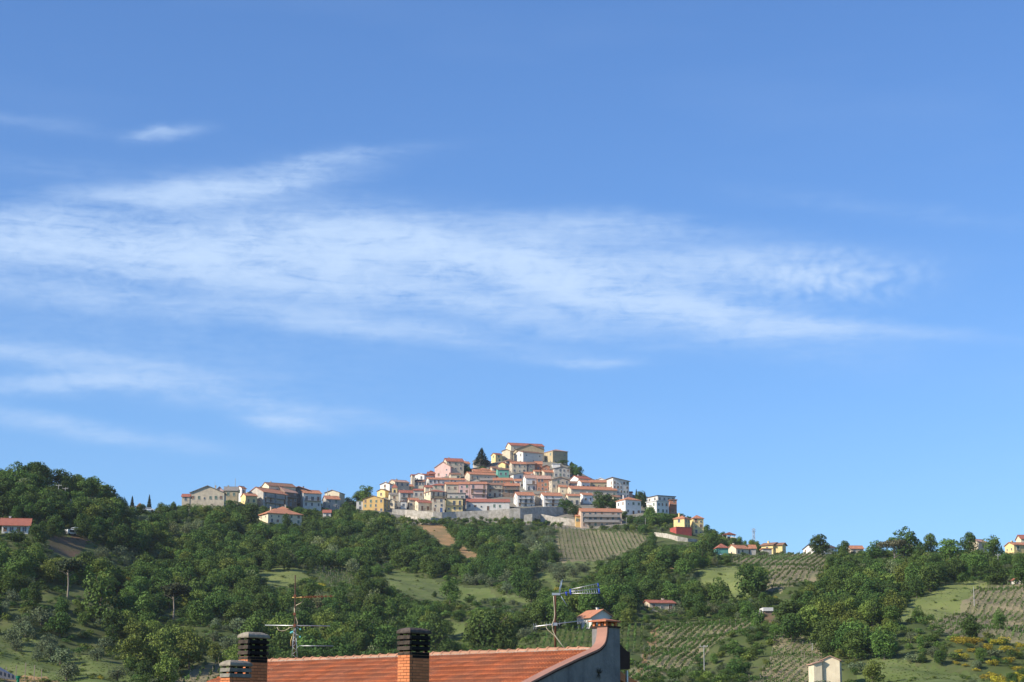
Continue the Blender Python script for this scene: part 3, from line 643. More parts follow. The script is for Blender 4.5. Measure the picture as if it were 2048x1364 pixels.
# ---- yellow twin villa, container, farm buildings on the right ridge
h(5, 470, 568, 632, 268, 418, 'yellow', 'orange', 'left half of the yellow villa above the red container', rt='hip', rp=32, rows=3)
h(5, 632, 652, 752, 268, 425, 'yellow', 'orange', 'right half of the yellow villa above the red container', rt='hip', rp=32, rows=3)
h(5, 440, 488, 640, 352, 414, 'red', 'red', 'red lean-to shed in front of the yellow villa', rt='flat', win='none', flat_th=.12, ov=.1, D=ground(*tp(5, 560, 425)).y - 4, name='shed', cat='shed')
h(5, 862, 886, 988, 548, 622, 'green', 'red', 'green farmhouse with a brown-red hipped roof on the right ridge', rt='hip', rp=40, rows=1, win='none')
h(5, 988, 1060, 1190, 556, 622, 'cream', 'orange', 'cream farmhouse joined to the green one', rp=32, rows=1, cols=3)
h(5, 1190, 1192, 1250, 556, 622, 'grey', 'orange', 'grey end of the farmhouse row on the right ridge', rp=30, win='none', chim=0)
h(5, 1310, 1410, 1490, 520, 600, 'yellow', 'brown', 'yellow house with dark brown eaves on the right skyline', rt='gf', rp=24, ov=.6)
h(5, 1420, 1500, 1545, 520, 600, 'yellow', 'brown', 'second yellow gable of the house with dark brown eaves', rt='gf', rp=20, ov=.6)
h(5, 1310, 1312, 1400, 570, 615, 'grey', 'orange', 'low grey outbuilding in front of the yellow skyline house', rt='flat', win='none')
h(5, 1730, 1800, 2030, 560, 600, 'white', 'dark', 'pale house with a dark roof behind the lone skyline tree', rp=20)
h(6, 300, 310, 440, 388, 450, 'beige', 'orange', 'small house with an orange roof on the skyline above the right vineyard', rp=26)
h(6, 1520, 1600, 1700, 322, 400, 'cream', 'pink', 'house with a pink roof between trees on the right skyline', rp=26, kind='b')
h(6, 1900, 1950, 2120, 348, 420, 'yellow', 'orange', 'yellow house with orange roofs at the right edge of the frame', rp=20, rows=1)
h(6, 2008, 2024, 2130, 288, 400, 'cream', 'red', 'upper storey with a red roof at the right edge of the frame', rp=34, D=755)
h(6, 1945, 1955, 2060, 705, 775, 'palegrey', 'red', 'small grey shed with a red roof at the top of the brown vineyard', rt='gf', rp=28, rows=1, cols=2, name='shed', cat='shed')
# ---- valley
h(9, 1178, 1295, 1482, 440, 535, 'white', 'orange', 'white two-floor farmhouse with an orange roof alone in the valley', rt='gf', rp=62, rows=2, cols=2, name='farmhouse', cat='farmhouse', ov=.7)
h(7, 185, 236, 480, 292, 340, 'beige', 'red', 'long low farm shed with a thin red roof in the wood', rp=22, rows=1, cols=3, name='shed', cat='shed')
h(7, 1322, 1330, 1400, 372, 425, 'brown', 'white', 'dark little shed with a white tank roof beside a pole', rt='flat', win='none', name='shed', cat='shed', flat_th=.9)
h(8, 25, 40, 118, 850, 985, 'cream', 'pink', 'low left annex of the pale farm building', rt='sr', rp=22, win='none', D=ground(*tp(8, 200, 985)).y - .5, chim=0)
h(8, 118, 118, 288, 815, 985, 'cream', 'pink', 'pale blank-gabled farm building at the lower right', rt='gf', rp=38, rs=345, win='none', chim=0, name='farm_building', cat='farm building')
# ---- far left
h(4, -30, 14, 262, 822, 925, 'white', 'red', 'white house with a long red roof at the left edge', rp=56, rows=1, cols=4, kind='b', ov=.8)
h(4, 1310, 1335, 1385, 668, 705, 'white', 'orange', 'tiny white cottage with a hipped orange roof beside the lone fir', rt='pyr', rp=36, rows=1, chim=0)
# ---- left hamlet on the ridge
h(3, 10, 20, 108, 378, 420, 'beige', 'red', 'low red roof at the left end of the ridge hamlet', rp=26)
h(3, 112, 118, 500, 312, 430, 'beige', 'grey', 'wide beige gable with a grey roof in the ridge hamlet', rt='gf', rp=78, win='auto', rows=1, cols=6, ov=.5)
h(3, 395, 402, 492, 292, 360, 'pink', 'brown', 'small pink gable in the ridge hamlet', rt='gf', rp=46, win='none', D=ground(*tp(3, 440, 430)).y - 8)
h(3, 490, 500, 655, 290, 380, 'ochre', 'grey', 'ochre house with a grey roof right of the small pink gable', rp=40)
h(3, 640, 700, 742, 262, 340, 'white', 'orange', 'small white house with an orange roof right of the tall thin pole', rp=18)
h(3, 675, 745, 868, 348, 460, 'yellow', 'orange', 'bright yellow house in the ridge hamlet', rp=24)
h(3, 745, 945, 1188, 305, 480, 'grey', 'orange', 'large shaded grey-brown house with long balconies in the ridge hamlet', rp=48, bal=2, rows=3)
h(3, 1060, 1190, 1318, 305, 470, 'brown', 'pink', 'dark brown house joined to the large grey-brown house', rp=50, bal=1, rows=3)
h(3, 890, 1010, 1300, 235, 330, 'cream', 'brown', 'topmost cream house with a wide brown roof in the ridge hamlet', rp=34)
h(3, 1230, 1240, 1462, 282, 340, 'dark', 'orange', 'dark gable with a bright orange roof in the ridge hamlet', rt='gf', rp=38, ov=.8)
h(3, 1315, 1400, 1600, 318, 490, 'palegrey', 'orange', 'pale grey house with a white side wall and orange roof in the ridge hamlet', rp=34, bal=1, rows=2)
h(3, 1635, 1640, 1812, 312, 400, 'cream', 'brown', 'peach blank gable at the right end of the ridge hamlet', rt='gf', rp=30, rs=1860, win='none', chim=0)
h(3, 1605, 1660, 1812, 385, 500, 'grey', 'orange', 'grey house under the peach blank gable', rp=32)
h(3, 865, 1000, 1365, 545, 660, 'cream', 'orange', 'villa with a wide orange hipped roof below the ridge hamlet', rt='hip', rp=58, rows=2, ov=.7)
h(3, 1090, 1095, 1232, 500, 560, 'beige', 'orange', 'small second orange roof just above the wide hipped roof', rt='hip', rp=30, win='none')
h(3, 1618, 1625, 1715, 542, 600, 'palegrey', 'red', 'little grey house with a red roof among the trees below the ridge hamlet', rp=28)

# ---------------------------------------------------------------- terrace walls
def strip_wall(name, label, t, pts, m, th=1.2, cap=None):
    """pts: (x, top row, foot row) on a tile"""
    b = MB(); P = []
    for x, yt, yb in pts:
        a = tp(t, x, yb); g = ground(*a); T_ = at(a[0], tp(t, x, yt)[1], g.y); P.append((g, T_))
    o0 = P[len(P) // 2][0].copy()
    for (g0, t0), (g1, t1) in zip(P[:-1], P[1:]):
        a0 = Vector((g0.x, g0.y, min(g0.z, t0.z - 1) - 3)) - o0; a1 = Vector((g1.x, g1.y, min(g1.z, t1.z - 1) - 3)) - o0; q0 = Vector((g0.x, g0.y, t0.z)) - o0; q1 = Vector((g1.x, g1.y, t1.z)) - o0
        b.prism([a0, a1, q1, q0], (0, th, 0))
    o = b.build(name, m); o.location = o0; tag(o, label, 'wall')
    return o
strip_wall('retaining_wall', 'long grey stone wall carrying the front row of the village', 1, [(560, 800, 850), (700, 806, 872), (850, 815, 888), (1000, 828, 900), (1100, 835, 905), (1240, 824, 900), (1400, 818, 900), (1600, 812, 905), (1860, 790, 915), (2050, 790, 925)], M['stonewall'])
strip_wall('retaining_wall', 'lower rough stone bank wall below the long village wall', 1, [(700, 868, 930), (850, 882, 960), (980, 895, 968), (1150, 900, 940)], M['stonewall'])
strip_wall('retaining_wall', 'terrace wall under the two matching white houses', 2, [(-10, 795, 950), (110, 790, 950), (300, 775, 900), (580, 775, 850)], M['stonewall'])
strip_wall('retaining_wall', 'lower terrace wall left of the long peach block', 2, [(150, 860, 985), (240, 850, 985), (330, 850, 960), (480, 880, 965), (640, 900, 968), (720, 915, 972)], M['stonewall'])
strip_wall('retaining_wall', 'pale cut-stone wall below the yellow villa', 5, [(280, 402, 440), (400, 415, 460), (500, 440, 490), (600, 460, 500), (690, 468, 505)], M['stonewall'], 1.0)
strip_wall('retaining_wall', 'low pale wall right of the yellow villa', 5, [(770, 410, 440), (900, 430, 455), (1050, 450, 470)], M['stonewall'], .6)
h(2, 150, 172, 246, 848, 905, 'white', 'white', 'small white cube hut on the lower terrace', rt='flat', win='none', flat_th=.1, ov=.05, name='hut', cat='hut')
h(2, 450, 455, 528, 800, 850, 'beige', 'grey', 'small stone hut on the terrace below the right white house', rt='flat', win='none', flat_th=.1, name='hut', cat='hut')
# ---------------------------------------------------------------- foliage
def leafm(n, c, c2, tr=.12, isl=.28): return mat(n, c, .7, c2, 3.0, .5, island=isl, translucent=tr, spec=.15)
LM = {'dark': leafm('leaves_dark', (.058, .106, .022), (.070, .12, .028)), 'mid': leafm('leaves_mid', (.090, .150, .030), (.105, .163, .036)),
      'light': leafm('leaves_light', (.14, .188, .036), (.16, .2, .042)), 'olive': leafm('leaves_olive', (.12, .155, .075), (.14, .17, .09), .1),
      'pine': leafm('needles_pine', (.05, .066, .026), (.06, .076, .032), .03), 'fir': leafm('needles_fir', (.018, .034, .016), (.024, .045, .02), .03),
      'brown': leafm('leaves_brownish', (.10, .095, .055), (.12, .11, .06)), 'broom': leafm('broom_flowers', (.42, .33, .03), (.12, .16, .03), .15),
      'cream': leafm('leaves_blossom', (.20, .23, .11), (.09, .13, .04)), 'vine': leafm('leaves_vine', (.075, .13, .028), (.095, .15, .035), .15)}
BARK = mat('bark', (.16, .13, .10), .95, (.08, .065, .05), 6, .7)
BARKP = mat('bark_pale', (.30, .25, .20), .95, (.2, .16, .13), 6, .7)
def leaves_from(P, Nn, size, r, flat=.0):
    n = len(P); a = r.normal(size=(n, 3)); a /= np.linalg.norm(a, axis=1)[:, None]
    nn = Nn * 1.25 + a; nn /= np.linalg.norm(nn, axis=1)[:, None]
    t = np.cross(nn, r.normal(size=(n, 3))); t /= np.linalg.norm(t, axis=1)[:, None]; bt = np.cross(nn, t)
    s = size * r.uniform(.6, 1.3, (n, 1)); w = s * r.uniform(.45, .8, (n, 1))
    v = np.stack([P - t * s, P + bt * w - t * s * .1, P + t * s, P - bt * w + nn * s * .25], 1).reshape(-1, 3)
    return v
def np_mesh(name, V_, mats, extra=None, xm=1):
    nq = len(V_) // 4; f = np.arange(nq * 4).reshape(-1, 4).tolist(); v = V_.tolist(); mi = [0] * nq
    if extra is not None:
        o = len(v); v += extra.v; f += [tuple(o + i for i in q) for q in extra.f]; mi += [xm] * len(extra.f)
    me = bpy.data.meshes.new(name); me.from_pydata(v, [], f)
    for m in mats: me.materials.append(m)
    me.polygons.foreach_set('material_index', mi); me.update(); return me
def crown_pts(kind, r, n):
    if kind == 'broad': cz, R3, nb, br = .47, (.40, .40, .46), 26, (.14, .22)
    elif kind == 'tall': cz, R3, nb, br = .50, (.23, .23, .50), 24, (.11, .16)
    elif kind == 'round': cz, R3, nb, br = .48, (.45, .45, .48), 30, (.13, .2)
    elif kind == 'pine': cz, R3, nb, br = .76, (.42, .42, .18), 22, (.10, .16)
    elif kind == 'bush': cz, R3, nb, br = .42, (.62, .62, .40), 9, (.2, .32)
    elif kind == 'olive': cz, R3, nb, br = .44, (.50, .50, .44), 20, (.2, .28)
    elif kind == 'fir':
        z = 1 - np.sqrt(r.uniform(0, 1, n)) * .93; rad = (1 - z) * .27 * (0.6 + .4 * ((z * 11) % 1)) + .015; a = r.uniform(0, 2 * PI, n)
        rr = rad * np.sqrt(r.uniform(.3, 1, n)); P = np.stack([rr * np.cos(a), rr * np.sin(a), z], 1); Nn = np.stack([np.cos(a), np.sin(a), .3 * np.ones(n)], 1); return P, Nn
    d = r.normal(size=(nb, 3)); d /= np.linalg.norm(d, axis=1)[:, None]; d[:, 2] = np.where(d[:, 2] < (-2 if kind in ('broad', 'tall', 'round', 'olive') else -.45), -d[:, 2], d[:, 2])
    c = d * np.array(R3) * r.uniform(.45, .82, (nb, 1)); c[:3] *= .3; c[:, 2] += cz; br_ = r.uniform(br[0], br[1], nb)
    if kind == 'pine': c[:, 2] += .03
    w = br_ ** 2; b = r.choice(nb, n, p=w / w.sum())
    dd = r.normal(size=(n, 3)); dd /= np.linalg.norm(dd, axis=1)[:, None]; dd[:, 2] = np.where(r.uniform(size=n) < .35, np.abs(dd[:, 2]), dd[:, 2])
    P = c[b] + dd * br_[b][:, None] * np.array([1, 1, .85 if kind != 'pine' else .6]) * r.uniform(.72, 1.06, (n, 1))
    P[:, 2] = np.maximum(P[:, 2], .04); return P, dd
def trunk_mb(kind, seed):
    r = random.Random(seed); b = MB()
    th = {'pine': .78, 'fir': .95, 'tall': .7, 'bush': .3}.get(kind, .5); r0 = {'bush': .02, 'pine': .022, 'olive': .05}.get(kind, .026)
    b.tube([(0, 0, -.06), (r.uniform(-.01, .01), r.uniform(-.01, .01), th * .5), (r.uniform(-.03, .03), r.uniform(-.03, .03), th)], r0, 6, r2=r0 * .5)
    if kind not in ('fir',):
        for i in range(4):
            a = i * PI / 2 + r.uniform(-.4, .4); s = th * r.uniform(.45, .85); l_ = .25 if kind != 'pine' else .2
            b.tube([(0, 0, s), (math.cos(a) * l_ * .5, math.sin(a) * l_ * .5, s + .08), (math.cos(a) * l_, math.sin(a) * l_, s + .2 * (.6 if kind == 'pine' else 1))], r0 * .5, 4, r2=r0 * .2)
    return b
CM, TM = {}, {}
def protos(kind, tone, n, size, nvar=3):
    for k in range(nvar):
        sd_ = hash((kind, tone, k)) % 1; r = np.random.default_rng(1000 + len(CM) * 17 + k)
        P, Nn = crown_pts(kind, r, n); CM[(kind, tone, k)] = np_mesh('crown_' + kind + '_' + tone, leaves_from(P, Nn, size, r), [LM[tone]])
        if (kind, k) not in TM: TM[(kind, k)] = trunk_mb(kind, k + 5).mesh('trunk_' + kind, [BARKP if kind == 'pine' else BARK])
for tn in ('dark', 'mid', 'light'): protos('broad', tn, 2500, .031)
for tn in ('dark', 'mid'): protos('tall', tn, 1700, .027, 2)
protos('round', 'light', 2800, .029, 2); protos('round', 'dark', 2800, .031, 2); protos('round', 'mid', 2600, .029, 2); protos('olive', 'olive', 1300, .038); protos('pine', 'pine', 2300, .030, 2)
protos('fir', 'fir', 1500, .026, 2); protos('bush', 'mid', 420, .06, 2); protos('bush', 'olive', 380, .06, 2); protos('bush', 'broom', 420, .055, 2); protos('round', 'brown', 1500, .026, 1)
protos('bush', 'dark', 420, .06, 1); protos('broad', 'cream', 1500, .03, 1); protos('bush', 'light', 380, .06, 1); protos('pine', 'brown', 1700, .022, 1)
NAMES = {'broad': 'broadleaf_tree', 'tall': 'slender_tree', 'round': 'broadleaf_tree', 'olive': 'olive_tree', 'pine': 'stone_pine', 'fir': 'fir_tree', 'bush': 'shrub'}
CATS = {'broad': 'tree', 'tall': 'tree', 'round': 'tree', 'olive': 'olive tree', 'pine': 'pine tree', 'fir': 'fir tree', 'bush': 'shrub'}
def tree_obj(kind, tone, k, loc, sxy, sz, rz, label=None, group=None, name=None, cat=None):
    o = bpy.data.objects.new(name or NAMES[kind], None); COL.objects.link(o); o.empty_display_size = .3
    o.location = loc; o.rotation_euler = (0, 0, rz); o.scale = (sxy, sxy, sz)
    tag(o, label, cat or CATS[kind], group)
    c = bpy.data.objects.new('crown', CM[(kind, tone, k)]); COL.objects.link(c); c.parent = o
    if kind != 'bush':
        t = bpy.data.objects.new('trunk', TM[(kind, k)]); COL.objects.link(t); t.parent = o
    return o
NV = {}
for (a, b_, c_) in CM: NV[(a, b_)] = max(NV.get((a, b_), 0), c_ + 1)
WR = {'broad': .86, 'tall': .5, 'round': .98, 'olive': 1.1, 'pine': .86, 'fir': .54, 'bush': 1.4}
EXPL = []
def tree(kind, tone, px, pyb, hp, wp, label, k=None, D=None, group=None, name=None, cat=None):
    """explicit tree: foot pixel, height and width in pixels of the photograph"""
    g = ground(px, pyb)
    if D: g = at(px, pyb, D)
    mpp = g.y / F / KY; H_ = hp * mpp; Wd = wp * mpp
    k = random.randrange(NV[(kind, tone)]) if k is None else k
    EXPL.append((px, pyb, hp, wp, g.y))
    return tree_obj(kind, tone, k, g - Vector((0, 0, .2)), Wd / WR[kind], H_, random.uniform(0, 6.28), label, group, name, cat)
T = tree
T('pine', 'pine', 134, 1214, 84, 86, 'umbrella-shaped pine with a dark spreading crown at the left')
T('pine', 'pine', 346, 1254, 82, 84, 'umbrella pine with a bare pale trunk above the pale green clump')
T('tall', 'mid', 200, 1245, 120, 62, 'tall grey-green poplar right of the left umbrella pine')
T('round', 'light', 268, 1335, 78, 84, 'left crown of the big yellow-green clump at the lower left')
T('round', 'light', 322, 1338, 92, 86, 'middle crown of the big yellow-green clump at the lower left')
T('round', 'light', 378, 1335, 84, 80, 'right crown of the big yellow-green clump at the lower left')
T('round', 'light', 328, 1375, 72, 76, 'round yellow-green tree in front of the big clump at the lower left')
T('round', 'dark', 1505, 1194, 74, 82, 'big solitary dark round tree standing on the bright meadow')
T('round', 'mid', 1442, 1206, 58, 58, 'mid green tree left of the big solitary round tree')
T('round', 'mid', 1420, 1200, 40, 40, 'smaller green tree leaning against the left side of the bright meadow')
T('broad', 'dark', 1640, 1116, 50, 46, 'lone windswept tree on the skyline at the top of the striped vineyard', k=0)
T('round', 'dark', 1808, 1122, 70, 68, 'tallest dark tree on the right skyline')
T('broad', 'dark', 1752, 1122, 46, 52, 'dark tree left of the tallest tree on the right skyline')
T('pine', 'brown', 1790, 1132, 62, 76, 'brownish pine in front of the tallest skyline tree')
T('broad', 'mid', 1862, 1118, 54, 30, 'narrow light tree right of the tallest skyline tree')
T('broad', 'mid', 1900, 1128, 54, 52, 'broad green tree in the middle of the right skyline row')
T('broad', 'dark', 1938, 1112, 52, 38, 'open-branched tree standing up left of the pink-roofed house')
T('round', 'mid', 1988, 1130, 62, 50, 'tree between the pink-roofed house and the yellow house on the right')
T('round', 'dark', 1995, 1172, 46, 62, 'dark round tree at the top of the brown vineyard')
T('round', 'dark', 2052, 1178, 60, 60, 'dark tree at the right edge behind the small grey shed')
T('round', 'dark', 1062, 1206, 58, 50, 'dark tree at the right end of the long sloping meadow')
T('round', 'dark', 1040, 1200, 66, 50, 'dark tree second from the right end of the long sloping meadow')
T('tall', 'dark', 985, 1318, 112, 60, 'tall dark poplar rising above the foreground ridge')
T('tall', 'mid', 955, 1316, 100, 52, 'mid green poplar left of the tall dark poplar')
T('broad', 'mid', 1012, 1320, 78, 50, 'round tree right of the tall dark poplar')
T('tall', 'mid', 872, 1322, 84, 44, 'poplar just right of the black-capped chimney')
T('tall', 'mid', 845, 1320, 74, 40, 'poplar behind the black chimney cap')
T('round', 'mid', 900, 1222, 58, 46, 'round tree with a bald crown on the lower meadow edge')
T('broad', 'mid', 888, 1268, 44, 42, 'tree below the round meadow tree')
T('round', 'dark', 869, 1184, 15, 13, 'lone small bush tree in the middle of the sloping meadow', k=0)
T('round', 'mid', 752, 1156, 32, 34, 'round tree between the small vineyard and the sloping meadow')
T('round', 'dark', 776, 1148, 24, 26, 'dark tree casting a long shadow on the sloping meadow')
T('fir', 'fir', 963, 932, 38, 44, 'big dark fir left of the summit church')
T('broad', 'mid', 733, 1016, 50, 34, 'loose green tree at the left end of the village')
T('broad', 'mid', 718, 1010, 30, 30, 'low tree left of the loose tree at the left end of the village')
T('round', 'dark', 1205, 1021, 44, 54, 'big round dark tree in front of the very long beige house')
T('round', 'dark', 1229, 1022, 32, 34, 'dark tree right of the big round village tree')
T('round', 'dark', 1130, 1026, 34, 36, 'dark tree right of the two white houses')
T('broad', 'dark', 1150, 1034, 28, 36, 'dark tree under the pillared terrace')
T('broad', 'dark', 1281, 1020, 42, 26, 'tall dark conifer clump behind the square white villa')
T('fir', 'fir', 1273, 1014, 36, 14, 'thin fir between the modern block and the square white villa')
T('fir', 'fir', 1290, 1018, 36, 14, 'thin fir right of the conifer clump')
T('broad', 'brown' if ('broad', 'brown') in NV else 'mid', 1302, 1046, 38, 36, 'olive-brown tree between the white villas')
for i_, (px_, py_, hp_, wp_, tn_) in enumerate([(1262, 1050, 22, 30, 'dark'), (1283, 1052, 24, 32, 'dark'), (1310, 1054, 26, 34, 'mid'), (1330, 1052, 28, 34, 'dark'), (1345, 1050, 26, 30, 'mid'), (1362, 1046, 22, 24, 'dark'), (1248, 1040, 22, 20, 'dark')]):
    T('broad', tn_, px_, py_, hp_, wp_, 'tree in the dark belt under the white villas, number %d from the left' % 1 if False else ['low dark tree right of the long peach block', 'second dark tree right of the long peach block', 'green tree below the square white villa', 'dark tree between the square villa and the stepped villa', 'green tree below the stepped white villa', 'dark tree at the foot of the stepped villa', 'dark tree touching the end of the long peach block'][i_])
T('round', 'dark', 1155, 958, 34, 26, 'dark tree on the right shoulder under the fort')
T('round', 'dark', 1146, 950, 26, 24, 'dark bush-like tree right under the fort wall')
T('round', 'dark', 1143, 925, 12, 12, 'tiny dark tree at the right corner of the fort')
T('bush', 'dark', 1125, 929, 12, 34, 'band of bushes along the foot of the fort')
T('round', 'dark', 932, 948, 22, 24, 'dark round tree right of the tall pink house')
T('bush', 'mid', 965, 940, 10, 30, 'green bushes under the big dark fir')
T('bush', 'dark', 862, 944, 8, 14, 'small bush left of the tall pink house')
T('bush', 'mid', 915, 957, 10, 22, 'bushes at the foot of the tall pink house')
for (px_, py_, hp_, wp_, lb) in [(1036, 1024, 7, 12, 'bush on the terrace edge under the left white house'), (1062, 1022, 7, 14, 'bush right of the small stone terrace wall'), (1085, 1020, 9, 12, 'bush between the two white houses'), (1118, 1026, 10, 14, 'bush below the right white house'), (1103, 1040, 8, 14, 'bush on the lower terrace by the stone hut'),
        (1130, 1040, 9, 14, 'green bush on the terrace wall left of the long peach block'), (1010, 1016, 7, 18, 'dark hedge at the right end of the long low white house'), (1024, 1018, 6, 14, 'small hedge left of the two white houses'), (1070, 1044, 10, 16, 'bush at the foot of the lower terrace wall'), (1045, 1050, 12, 18, 'broad bush under the lower terrace wall'), (1090, 1050, 9, 16, 'bush below the terrace wall left of the vineyard')]:
    T('bush', 'mid' if hp_ % 2 else 'dark', px_, py_, hp_, wp_, lb)
T('fir', 'fir', 298, 1020, 36, 16, 'lone slim fir on the saddle of the ridge')
T('fir', 'fir', 264, 1015, 28, 14, 'small dark fir left of the tiny white cottage')
T('broad', 'dark', 280, 1030, 24, 30, 'dark tree just left of the tiny white cottage')
T('broad', 'dark', 573, 1060, 36, 22, 'dark tree in front of the villa below the ridge hamlet')
T('round', 'mid', 620, 1044, 32, 44, 'soft round tree right of the villa below the ridge hamlet')
T('broad', 'dark', 500, 1054, 52, 44, 'tall dark tree left of the villa below the ridge hamlet')
T('round', 'dark', 75, 1098, 56, 44, 'dark tree right of the white house at the left edge')
T('round', 'dark', 30, 1100, 30, 44, 'dark tree in front of the white house at the left edge')
T('round', 'light', 1745, 1355, 50, 62, 'bright yellow-green tree right of the pale farm building')
for (px_, py_, hp_, wp_, tn_, lb) in [(1618, 1362, 12, 24, 'light', 'bright bush at the left foot of the pale farm building'), (1642, 1364, 10, 22, 'mid', 'bush in front of the pale farm building'), (1672, 1362, 10, 22, 'light', 'low bush under the blank gable of the pale farm building'), (1700, 1356, 26, 40, 'dark', 'dark brushy shrub hiding the right side of the pale farm building')]:
    T('bush', tn_, px_, py_, hp_, wp_, lb)
T('round', 'dark', 1478, 1346, 48, 50, 'dark round tree at the lower corner of the big vineyard')
T('tall', 'mid', 1682, 1305, 66, 30, 'slim greyish tree above the pale farm building')
T('round', 'dark', 1945, 1290, 58, 52, 'dark tree in front of the lower brown vineyard')
T('round', 'mid', 1998, 1262, 44, 38, 'green tree standing in the brown vineyard')
T('round', 'mid', 1835, 1245, 40, 32, 'small tree on the wide green meadow')
for (px_, py_, hp_, wp_, lb) in [(2020, 1325, 22, 34, 'yellow-flowering broom at the right edge below the vineyard'), (1985, 1330, 20, 30, 'yellow broom left of the right-edge broom'), (2035, 1352, 34, 44, 'large yellow broom at the lower right corner'), (1990, 1360, 22, 34, 'yellow broom left of the lower right corner'),
        (1930, 1300, 14, 22, 'small yellow broom below the dark vineyard tree'), (1945, 1318, 14, 26, 'yellow broom clump in the lower right scrub'), (1912, 1330, 12, 22, 'small broom clump above the grass bank'), (2040, 1300, 18, 26, 'broom bush under the vineyard corner'),
        (140, 1058, 12, 30, 'yellow broom above the parked white van'), (120, 1055, 10, 20, 'small yellow broom left of the van broom'), (250, 1165, 14, 26, 'yellow broom by the pale bank at the left'), (228, 1160, 10, 14, 'tiny broom left of the pale bank broom'), (133, 1352, 10, 14, 'small yellow broom near the sandy patch'), (200, 1370, 12, 18, 'yellow broom at the bottom edge left')]:
    T('bush', 'broom', px_, py_, hp_, wp_, lb, name='broom_shrub', cat='shrub')
for (px_, py_, hp_, wp_, lb) in [(370, 1072, 34, 34, 'pale flowering tree below the ridge hamlet'), (345, 1078, 30, 32, 'cream blossoming tree left of the pale flowering tree'), (395, 1062, 30, 28, 'blossoming tree right of the pale flowering tree'), (1360, 1228, 22, 24, 'cream flowering tree right of the long low farm shed'),
        (1283, 1232, 16, 16, 'small cream flowering tree left of the long low farm shed'), (1425, 1225, 26, 40, 'pale green tree above the big lower vineyard')]:
    T('broad', 'cream', px_, py_, hp_, wp_, lb)

# ---- random woodland over the slope
OLZ = [[(-100, 1215), (60, 1220), (130, 1232), (160, 1250), (230, 1255), (240, 1364), (-100, 1364)], [(95, 1105), (270, 1110), (290, 1150), (230, 1165), (150, 1140), (90, 1140)], [(420, 1262), (505, 1262), (500, 1350), (420, 1350)],
       [(860, 1158), (1040, 1172), (1075, 1200), (980, 1195), (880, 1175)], [(1040, 1060), (1108, 1062), (1118, 1118), (1035, 1122)], [(1330, 1062), (1400, 1072), (1420, 1100), (1330, 1100)], [(250, 1020), (320, 1022), (345, 1060), (290, 1080), (255, 1060)], [(1040, 1268), (1110, 1262), (1110, 1290), (1030, 1300)],
       [(1074, 1136), (1200, 1122), (1150, 1166), (1103, 1178)], [(1370, 1340), (1480, 1310), (1500, 1345), (1480, 1364), (1370, 1364)], [(1770, 1290), (1860, 1290), (1880, 1330), (1780, 1330)]]
LIGHTZ = [[(-100, 1090), (500, 1090), (500, 1364), (-100, 1364)], [(1500, 1180), (2150, 1180), (2150, 1364), (1500, 1364)]]
WALLS = [(785, 1070, 1018, 1046), (1015, 1085, 1012, 1045), (1050, 1160, 1020, 1050), (1305, 1400, 1065, 1088)]
pts = []
xs_ = []
sp = 5.7
for iy, y in enumerate(np.arange(396, 1070, sp)):
    w_ = 0.30 * y
    for x in np.arange(-w_, w_, sp):
        X_ = x + rng.uniform(-.46, .46) * sp + (iy % 2) * sp / 2; Y_ = y + rng.uniform(-.46, .46) * sp
        pts.append((X_, Y_))
CAND = []
for X_, Y_ in pts:
    D, E = col_at(X_ / Y_)
    if Y_ > D[-1] + 8: continue
    z = height(X_, Y_); e_s = float(np.interp(Y_, D, E)); # smooth slope row
    px_, _ = proj(X_, Y_, z); _, py_ = proj(X_, Y_, e_s * Y_); _, pyt = proj(X_, Y_, z)
    CAND.append((X_, Y_, z, px_, py_, pyt, D[-1]))
A_ = np.array(CAND); mp_ = A_[:, 1] / F / KY
PXc, PYc, PYr = A_[:, 3], A_[:, 4], A_[:, 5]
olv = np.zeros(len(A_), bool)
for P in OLZ: olv |= inpoly(P, PXc, PYc)
lz = np.zeros(len(A_), bool)
for P in LIGHTZ: lz |= inpoly(P, PXc, PYc)
vil = inpoly(LC['village_ground'][0][0], PXc, PYc) | inpoly([(1230, 975), (1370, 1000), (1370, 1052), (1230, 1052)], PXc, PYc)
BAD = [P for P in FIELDS]
ORCHS = [FIELDS[8], FIELDS[5], FIELDS[6]]
patch = np.sin(A_[:, 0] * .045 + 1) * np.sin(A_[:, 1] * .05 + .4) + .5 * np.sin(A_[:, 0] * .11 + A_[:, 1] * .09)
INST = []   # (x,y,z,kind,tone,k,sxy,sz,rot, app)
def blocked(px, py, hp, wp, D, orch):
    tx = np.array([px, px - .3 * wp, px + .3 * wp, px, px]); ty = np.array([py - hp * .97, py - .6 * hp, py - .6 * hp, py - .25 * hp, py])
    for P in BAD:
        if orch and any(P is q for q in ORCHS): continue
        if inpoly(P, tx, ty).any(): return True
    for (a, b_, c_, d_, DH, r_) in HOUSES:
        if px + wp * .35 > a and px - wp * .35 < b_:
            if D < DH + 4 and py - hp * .95 < d_ - (d_ - c_) * .12 and py > c_: return True
            if abs(D - DH) < 13 and px + wp * .2 > a and px - wp * .2 < b_: return True
    for (a, b_, c_, d_) in WALLS:
        if a < px < b_ and py - hp < d_ - 2 and py > c_: return True
    for (ex, ey, eh, ew, eD) in EXPL:
        if abs(px - ex) < ew * .42 + wp * .2 and abs(py - ey) < 8: return True
        if abs(px - ex) < ew * .45 and ey - 30 < py and py - hp * .95 < ey - eh * .3 and ew > 20: return True
    return False
